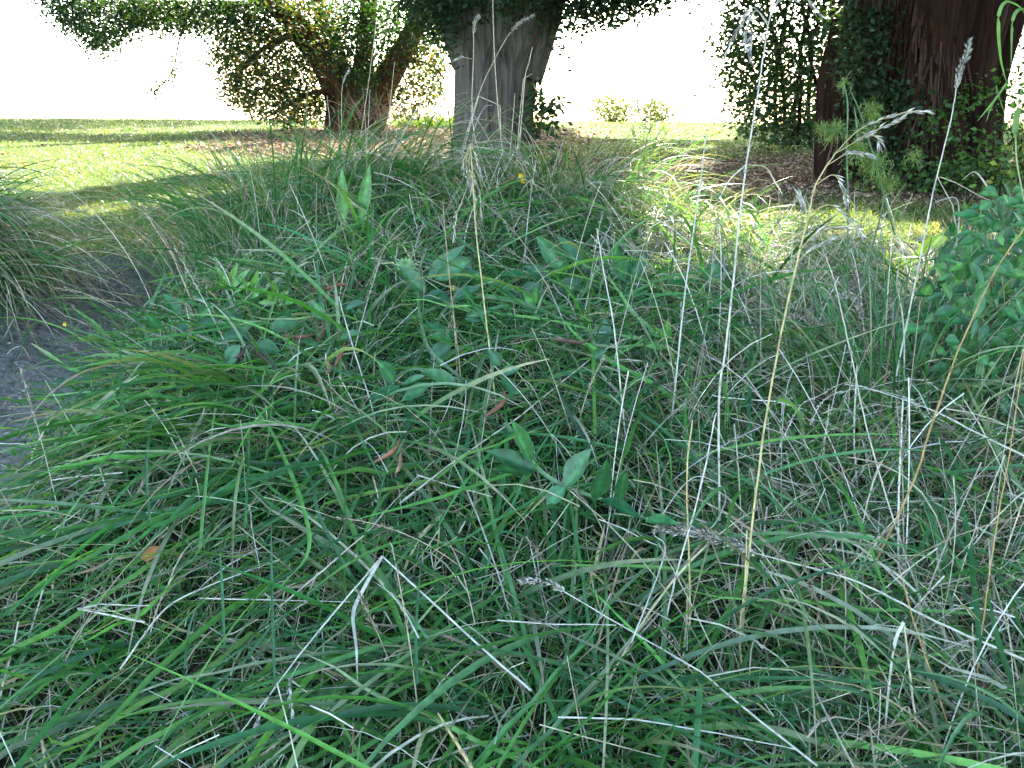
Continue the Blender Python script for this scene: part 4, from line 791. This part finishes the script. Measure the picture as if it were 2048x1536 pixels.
vine('pea vine with dark oval leaves left of centre, beside the golden stalk', [[(960, 790), (900, 740), (850, 680), (840, 560), (900, 520)], [(960, 790), (910, 760), (830, 740), (770, 770)]],
     [(850, 585, 800, 530, 36), (870, 560, 940, 520, 38), (855, 560, 930, 490, 38), (900, 600, 848, 592, 34), (905, 600, 960, 575, 34), (910, 680, 848, 644, 32), (905, 685, 860, 670, 28), (930, 640, 985, 620, 30), (900, 690, 860, 720, 40), (915, 780, 848, 735, 38), (915, 790, 950, 760, 30), (860, 775, 800, 800, 30),
      (790, 765, 758, 720, 30), (800, 780, 735, 800, 28), (805, 770, 850, 750, 24), (900, 560, 960, 540, 34), (940, 620, 930, 570, 30), (960, 640, 1010, 600, 30), (1000, 750, 1040, 735, 24), (1005, 755, 1030, 790, 30), (1000, 740, 980, 700, 30), (945, 545, 900, 512, 34)],
     [[(925, 760), (945, 770), (970, 755), (975, 750)]])
vine('pea vine with the largest oval leaves under the sunny patch, right of centre', [[(1130, 640), (1180, 560), (1240, 560), (1330, 570), (1420, 580)], [(1180, 560), (1130, 540), (1060, 560)]],
     [(1135, 545, 1072, 472, 42), (1170, 545, 1112, 470, 44), (1245, 565, 1228, 490, 40), (1250, 575, 1292, 615, 42), (1240, 560, 1330, 575, 34), (1170, 560, 1100, 590, 40), (1200, 565, 1150, 620, 38), (1290, 570, 1330, 530, 34), (1330, 575, 1400, 560, 36), (1340, 580, 1380, 630, 36), (1400, 580, 1450, 610, 34), (1300, 590, 1330, 640, 36), (1100, 560, 1050, 530, 34), (1080, 570, 1030, 600, 36), (1210, 640, 1200, 710, 36), (1410, 570, 1440, 520, 34), (1260, 560, 1290, 505, 32), (1060, 560, 1010, 540, 34)])
vine('pea vine with drooping oval leaves at the edge of the hollow', [[(520, 700), (440, 690), (380, 665), (350, 640)], [(520, 700), (480, 660), (400, 640)]],
     [(360, 635, 328, 585, 26), (325, 670, 296, 630, 24), (325, 680, 305, 720, 22), (385, 650, 350, 660, 30), (390, 660, 440, 640, 34), (440, 680, 500, 668, 36), (440, 690, 480, 740, 44), (400, 640, 420, 610, 28), (470, 670, 510, 640, 34), (480, 690, 450, 735, 38), (540, 660, 600, 640, 34), (560, 650, 580, 620, 26), (510, 690, 560, 700, 34), (470, 655, 455, 620, 30)],
     [[(498, 688), (520, 710), (550, 738)], [(495, 690), (480, 710), (465, 718)], [(560, 665), (590, 675), (610, 690)], [(560, 672), (600, 676), (630, 670)]])
vine('cluster of brown curled seed pods on a vine tangled above the left middle', [[(640, 760), (660, 700), (690, 640), (700, 590)]],
     [(650, 640, 620, 600, 26), (690, 620, 730, 600, 24), (640, 700, 600, 680, 26), (680, 680, 720, 660, 24)],
     [[(624, 580), (650, 582), (680, 570), (700, 574)], [(630, 600), (655, 596), (690, 590)], [(640, 625), (648, 660), (632, 690)], [(648, 720), (660, 740), (650, 755)], [(690, 690), (680, 715), (668, 735)], [(715, 580), (740, 588), (760, 592)]])
vine('dead brown pods curled on the slope below the left centre', [[(760, 960), (790, 920), (810, 880)]], [(780, 900, 800, 860, 22)], [[(800, 880), (785, 905), (748, 925)], [(802, 895), (800, 930), (790, 955)]])
vine('single long brown pod lying across the centre right', [[(1180, 760), (1190, 700), (1175, 660)]], [(1185, 720, 1210, 700, 24)], [[(1100, 680), (1130, 684), (1160, 688), (1182, 680)]])
vine('vine with brown pods strung above the shaded turf at upper right', [[(1600, 640), (1560, 560), (1500, 510), (1400, 480)], [(1600, 640), (1570, 600), (1400, 530)]],
     [(1500, 520, 1540, 500, 30), (1450, 520, 1430, 550, 30), (1560, 560, 1600, 540, 28)],
     [[(1412, 484), (1440, 490), (1476, 488)], [(1492, 495), (1520, 510), (1562, 524)], [(1398, 518), (1425, 524), (1450, 526)], [(1452, 510), (1465, 522)], [(1588, 570), (1610, 576), (1630, 572)]], .16)
vine('pair of brown pods in front of the leafy vine at right', [[(1940, 600), (1900, 540), (1850, 500)]], [(1880, 520, 1910, 500, 24)], [[(1836, 486), (1850, 492), (1880, 494)], [(1908, 496), (1935, 502), (1958, 504)]], .2)

# bright young upright leaves at left and small pairs
def shoot(label, cx, by, leafs, col, lift=.18, name='leafy_shoot'):
    t = thing(name, lay(cx, by, .02), label, 'plant'); a = Acc()
    tube(a, smooth_path([lay(cx, by, .02), lay(cx, by-10, lift*.6), lay(cx, by-30, lift)], 5), .0014, (.12, .2, .07), 5); a.build('stem', M_BROAD, t)
    for l_ in leafs:
        a = Acc(); p, d, nr, ln, wd = pleaf(*l_, lift=lift); leafmesh(a, p, d, nr, ln, wd, pick([col], 1, .08)[0], .05); a.build('leaf', M_BROAD, t, True)
LG = (.12, .27, .07)
shoot('bright light-green shoot of pointed leaves above the vine at left', 462, 620, [(460, 575, 430, 530, 14), (462, 575, 474, 524, 16), (464, 580, 500, 535, 16), (464, 585, 430, 560, 14), (466, 590, 510, 560, 16)], LG)
shoot('second bright shoot with spread pointed leaves, right of the first at left', 555, 640, [(552, 605, 532, 580, 16), (556, 605, 578, 578, 16), (554, 610, 515, 605, 14), (556, 612, 600, 600, 14), (553, 600, 545, 560, 14)], LG)
shoot('third bright shoot with narrow leaves between grass and vine at left', 500, 640, [(498, 590, 480, 550, 14), (502, 590, 516, 540, 16), (500, 600, 470, 590, 12), (502, 598, 535, 575, 14)], LG)
shoot('small pair of pointed leaves right of the golden stalk', 1069, 640, [(1069, 616, 1046, 584, 15), (1070, 616, 1072, 572, 16)], (.08, .22, .06))
shoot('pair of bright leaves at the far right of the sunny patch', 1330, 710, [(1330, 690, 1310, 650, 20), (1332, 690, 1335, 640, 20), (1328, 700, 1290, 690, 16)], (.09, .24, .06))
# the two dock leaves
t = thing('dock_plant', P(710, 460, 3.0), 'dock plant with two tall upright lance-shaped leaves on the mound left of the trunk', 'plant')
for q, ln_px in (((688, 450, 683, 334), 24), ((722, 445, 739, 328), 25)):
    a = Acc(); p = P(q[0], q[1], 3.0); e = P(q[2], q[3], 3.0); leafmesh(a, p, e-p, np.array([.1, -1, .3]), np.linalg.norm(e-p), ln_px/FPX*3.0, (.075, .20, .05), .04, 11); a.build('leaf', M_BROAD, t, True)
# pale parsley-like leaf
t = thing('parsley_leaf_plant', lay(815, 560, .02), 'small pale lobed leaf standing left of the vine leaves', 'plant'); a = Acc(); b_ = Acc(); c0 = lay(812, 535, .2)
tube(b_, [lay(815, 560, .02), c0], .0012, (.12, .2, .07), 5); b_.build('stem', M_BROAD, t)
for k in range(9):
    th = math.radians(-100+k*25); e = np.array([math.sin(th), -.1, math.cos(th)]); leafmesh(a, c0, e, np.array([.1, -1, .5]), .028, .014, (.2, .32, .15), .0, 5)
a.build('leaf', M_BROAD, t)

# leafy vine thicket at the right edge
t = thing('oval_leaved_climber', at(2000, 900), 'dense thicket of dark oval leaves climbing the right edge above the dead stalks', 'plant')
cs = []
poly = [(1880, 500), (1930, 420), (1990, 385), (2120, 360), (2160, 1080), (2040, 1040), (1960, 860), (1880, 780), (1840, 650), (1850, 560)]
a = Acc(); b_ = Acc(); k = 0
while k < 900:
    q = R.uniform([1840, 370], [2160, 1000]);
    if not inpoly(q[0], q[1], poly): continue
    y_ = R.uniform(1.9, 2.5); p = P(q[0], q[1], y_); g_ = float(H(p[0], p[1]))
    if p[2] < g_+.05: p[2] = g_+R.uniform(.06, .24)
    th = R.uniform(0, 6.28); d = np.array([math.cos(th), -.3, math.sin(th)*.7-.1]); v = np.array([R.normal(0, .35), -.8, .7])
    leafmesh(a, p, d, v, R.uniform(.018, .055), R.uniform(.010, .028), pick([(.03, .12, .035), (.025, .095, .03), (.05, .16, .045), (.07, .19, .045)], 1, .1)[0], .15, 5)
    if k % 12 == 0: tube(b_, smooth_path([np.array([p[0]+.1, p[1], g_]), np.array([p[0]+.05, p[1], (g_+p[2])/2]), p], 4), .0012, (.1, .12, .05), 4)
    k += 1
b_.build('stem', M_BROAD, t); a.build('foliage', M_BROAD, t, True)

# leaf and stem in the right sun gap, yellow backlight put into their colour
t = thing('backlit_leaf_plant', at(1790, 600), 'yellow-green sunlit lobed leaf glowing in front of the climber at right', 'plant'); a = Acc(); b_ = Acc()
y_ = at(1790, 600)[1]; tube(b_, smooth_path([at(1775, 610), P(1765, 540, y_), P(1762, 500, y_)], 5), .002, (.3, .4, .06), 5); b_.build('stem', M_BROAD, t)
for q in ((1760, 555, 1832, 508, 24), (1832, 512, 1868, 470, 20), (1850, 500, 1905, 458, 22), (1790, 535, 1800, 505, 16), (1772, 545, 1778, 590, 14), (1810, 522, 1842, 522, 12), (1775, 500, 1768, 555, 10)):
    p, e = P(q[0], q[1], y_), P(q[2], q[3], y_+.03); leafmesh(a, p, e-p, np.array([.3, -1, .4]), np.linalg.norm(e-p), q[4]/FPX*y_, (.3, .4, .05), .0)
a.build('leaf', M_BROAD, t, True)

# ---------------------------------------------------------------- feathery fennel
def fennel(label, stems, tufts, y_, col):
    t = thing('fennel_plant', P(stems[0][0][0], stems[0][0][1], y_), label, 'plant'); a = Acc()
    for s_ in stems: tube(a, smooth_path([P(q[0], q[1], y_) for q in s_], 7), np.linspace(.0026, .0012, 7*(len(s_)-1)+1), (.10, .19, .08), 6)
    a.build('stem', M_BROAD, t, True)
    for cx, cy, rp, n, az in tufts:
        a = Acc(); c = P(cx, cy, y_); k = n//6; rr = rp/FPX*y_
        d = R.standard_normal((k, 3))+np.array([az, 0, .3]); d /= np.linalg.norm(d, axis=1, keepdims=True)
        C0 = c[None, None]+d[:, None]*rr*np.linspace(0, 1, 5)[None, :, None]*R.uniform(.6, 1, (k, 1, 1))-UP*(np.linspace(0, 1, 5)**2)[None, :, None]*rr*.2
        ribbon(a, C0, np.full(k, .0011), R.uniform(-1, 1, k), pick([col], k), shape='x')
        st = C0[R.integers(0, k, n), R.integers(1, 5, n)]; d2 = d[R.integers(0, k, n)]*.6+R.standard_normal((n, 3))*.6; d2 /= np.linalg.norm(d2, axis=1, keepdims=True)
        ribbon(a, st[:, None]+d2[:, None]*np.linspace(0, 1, 3)[None, :, None]*R.uniform(.007, .02, (n, 1, 1)), np.full(n, .0008), R.uniform(-1, 1, n), pick([col], n), shape='x')
        a.build('feathery_leaf', M_BROAD, t)
fennel('tall fennel with feathery yellow-green fronds before the dark red trunk', [[(1694, 600), (1696, 420), (1693, 300), (1695, 210), (1685, 155)], [(1790, 470), (1765, 380), (1740, 290), (1718, 220), (1700, 180)], [(1715, 290), (1712, 240), (1708, 215)], [(1715, 600), (1770, 380), (1740, 290)]],
       [(1675, 262, 34, 420, -.6), (1740, 225, 34, 300, .6), (1715, 300, 36, 420, .2), (1750, 330, 40, 420, .4), (1768, 372, 34, 300, .5), (1690, 165, 18, 90, -.2), (1650, 258, 22, 200, -.6), (1725, 262, 26, 200, .5), (1790, 440, 40, 220, .6), (1820, 310, 30, 120, .6)], 2.45, (.17, .25, .08))
fennel('soft pale fennel clump left of the tall stalks, before the dark shade', [[(1270, 480), (1282, 400), (1290, 300), (1300, 255)], [(1290, 330), (1320, 260)], [(1290, 330), (1265, 265)]],
       [(1300, 262, 40, 420, .0), (1270, 268, 30, 260, -.4), (1330, 265, 30, 260, .4), (1290, 320, 36, 260, 0)], 3.5, (.16, .24, .10))
# yellow flowers in the sward
def flower(px, py, label, y_=None, r=.0075):
    p = lay(px, py, .16) if y_ is None else P(px, py, y_); g_ = float(H(p[0], p[1])); t = thing('yellow_flower', (p[0], p[1], g_), label, 'flower', 'small yellow flowers in the grass')
    a = Acc(); tube(a, [np.array([p[0], p[1], g_]), p], .0008, (.1, .2, .06), 4); a.build('stem', M_BROAD, t); a = Acc()
    for k in range(5):
        th = k*1.2566; leafmesh(a, p, np.array([math.cos(th), -.2, math.sin(th)]), np.array([0, -1, .3]), r, r*.8, (.75, .5, .02), -.2, 4)
    a.build('petals', M_BROAD, t)
flower(1042, 352, 'brightest yellow flower at the right foot of the grey trunk', 3.35, .013)
flower(1046, 362, 'yellow flower just below the brightest one at the trunk foot', 3.35, .010)
flower(342, 548, 'yellow flower above the hollow at left')
flower(130, 648, 'lone yellow flower on the left mound', 2.75)
flower(906, 578, 'tiny yellow flower beside the central vine leaves')

# brown fallen leaf on the slope and a little bark litter in the hollow
t = Acc(); p, d, nr, ln, wd = pleaf(282, 1122, 310, 1100, 24, lift=.07); leafmesh(t, p, d, nr, ln*1.2, wd, (.32, .15, .06), .2)
tag(t.build('fallen_leaf', M_LITTER), 'single orange-brown dead leaf in the combed grass at lower left', 'leaf')
a = Acc(); n = 5200; x = R.uniform(-2.2, -.6, n); y = R.uniform(1.5, 4.0, n); k = bare(x, y) > .4; x, y = x[k], y[k]; n = len(x)
leaves(a, np.stack([x, y, H(x, y)+.004], 1), R.uniform(.004, .018, n), pick([(.16, .12, .09), (.3, .26, .2), (.1, .08, .06), (.36, .34, .3)], n), .6, .1)
tag(a.build('earth_crumbs', M_LITTER), 'crumbs of earth and bits of dead leaf on the bare hollow', 'soil litter', kind='stuff')
a = Acc(); n = 1800; x = R.uniform(-2.1, -.7, n); y = R.uniform(1.6, 4.0, n); k = (bare(x, y) > .3) & (fbm(x*5, y*5, 31.) > .5); x, y = x[k], y[k]; n = len(x)
ribbon(a, grow(np.stack([x, y, H(x, y)], 1), R.uniform(0, 6.28, n), R.uniform(.2, 1.3, n), R.uniform(0, 1.5, n), R.uniform(.02, .08, n), 3), R.uniform(.0015, .003, n), R.uniform(-1, 1, n), pick(GREEN+STRAW, n))
tag(a.build('hollow_grass', M_BLADE), 'sparse little grass sprigs growing in the bare hollow', 'grass', kind='stuff')
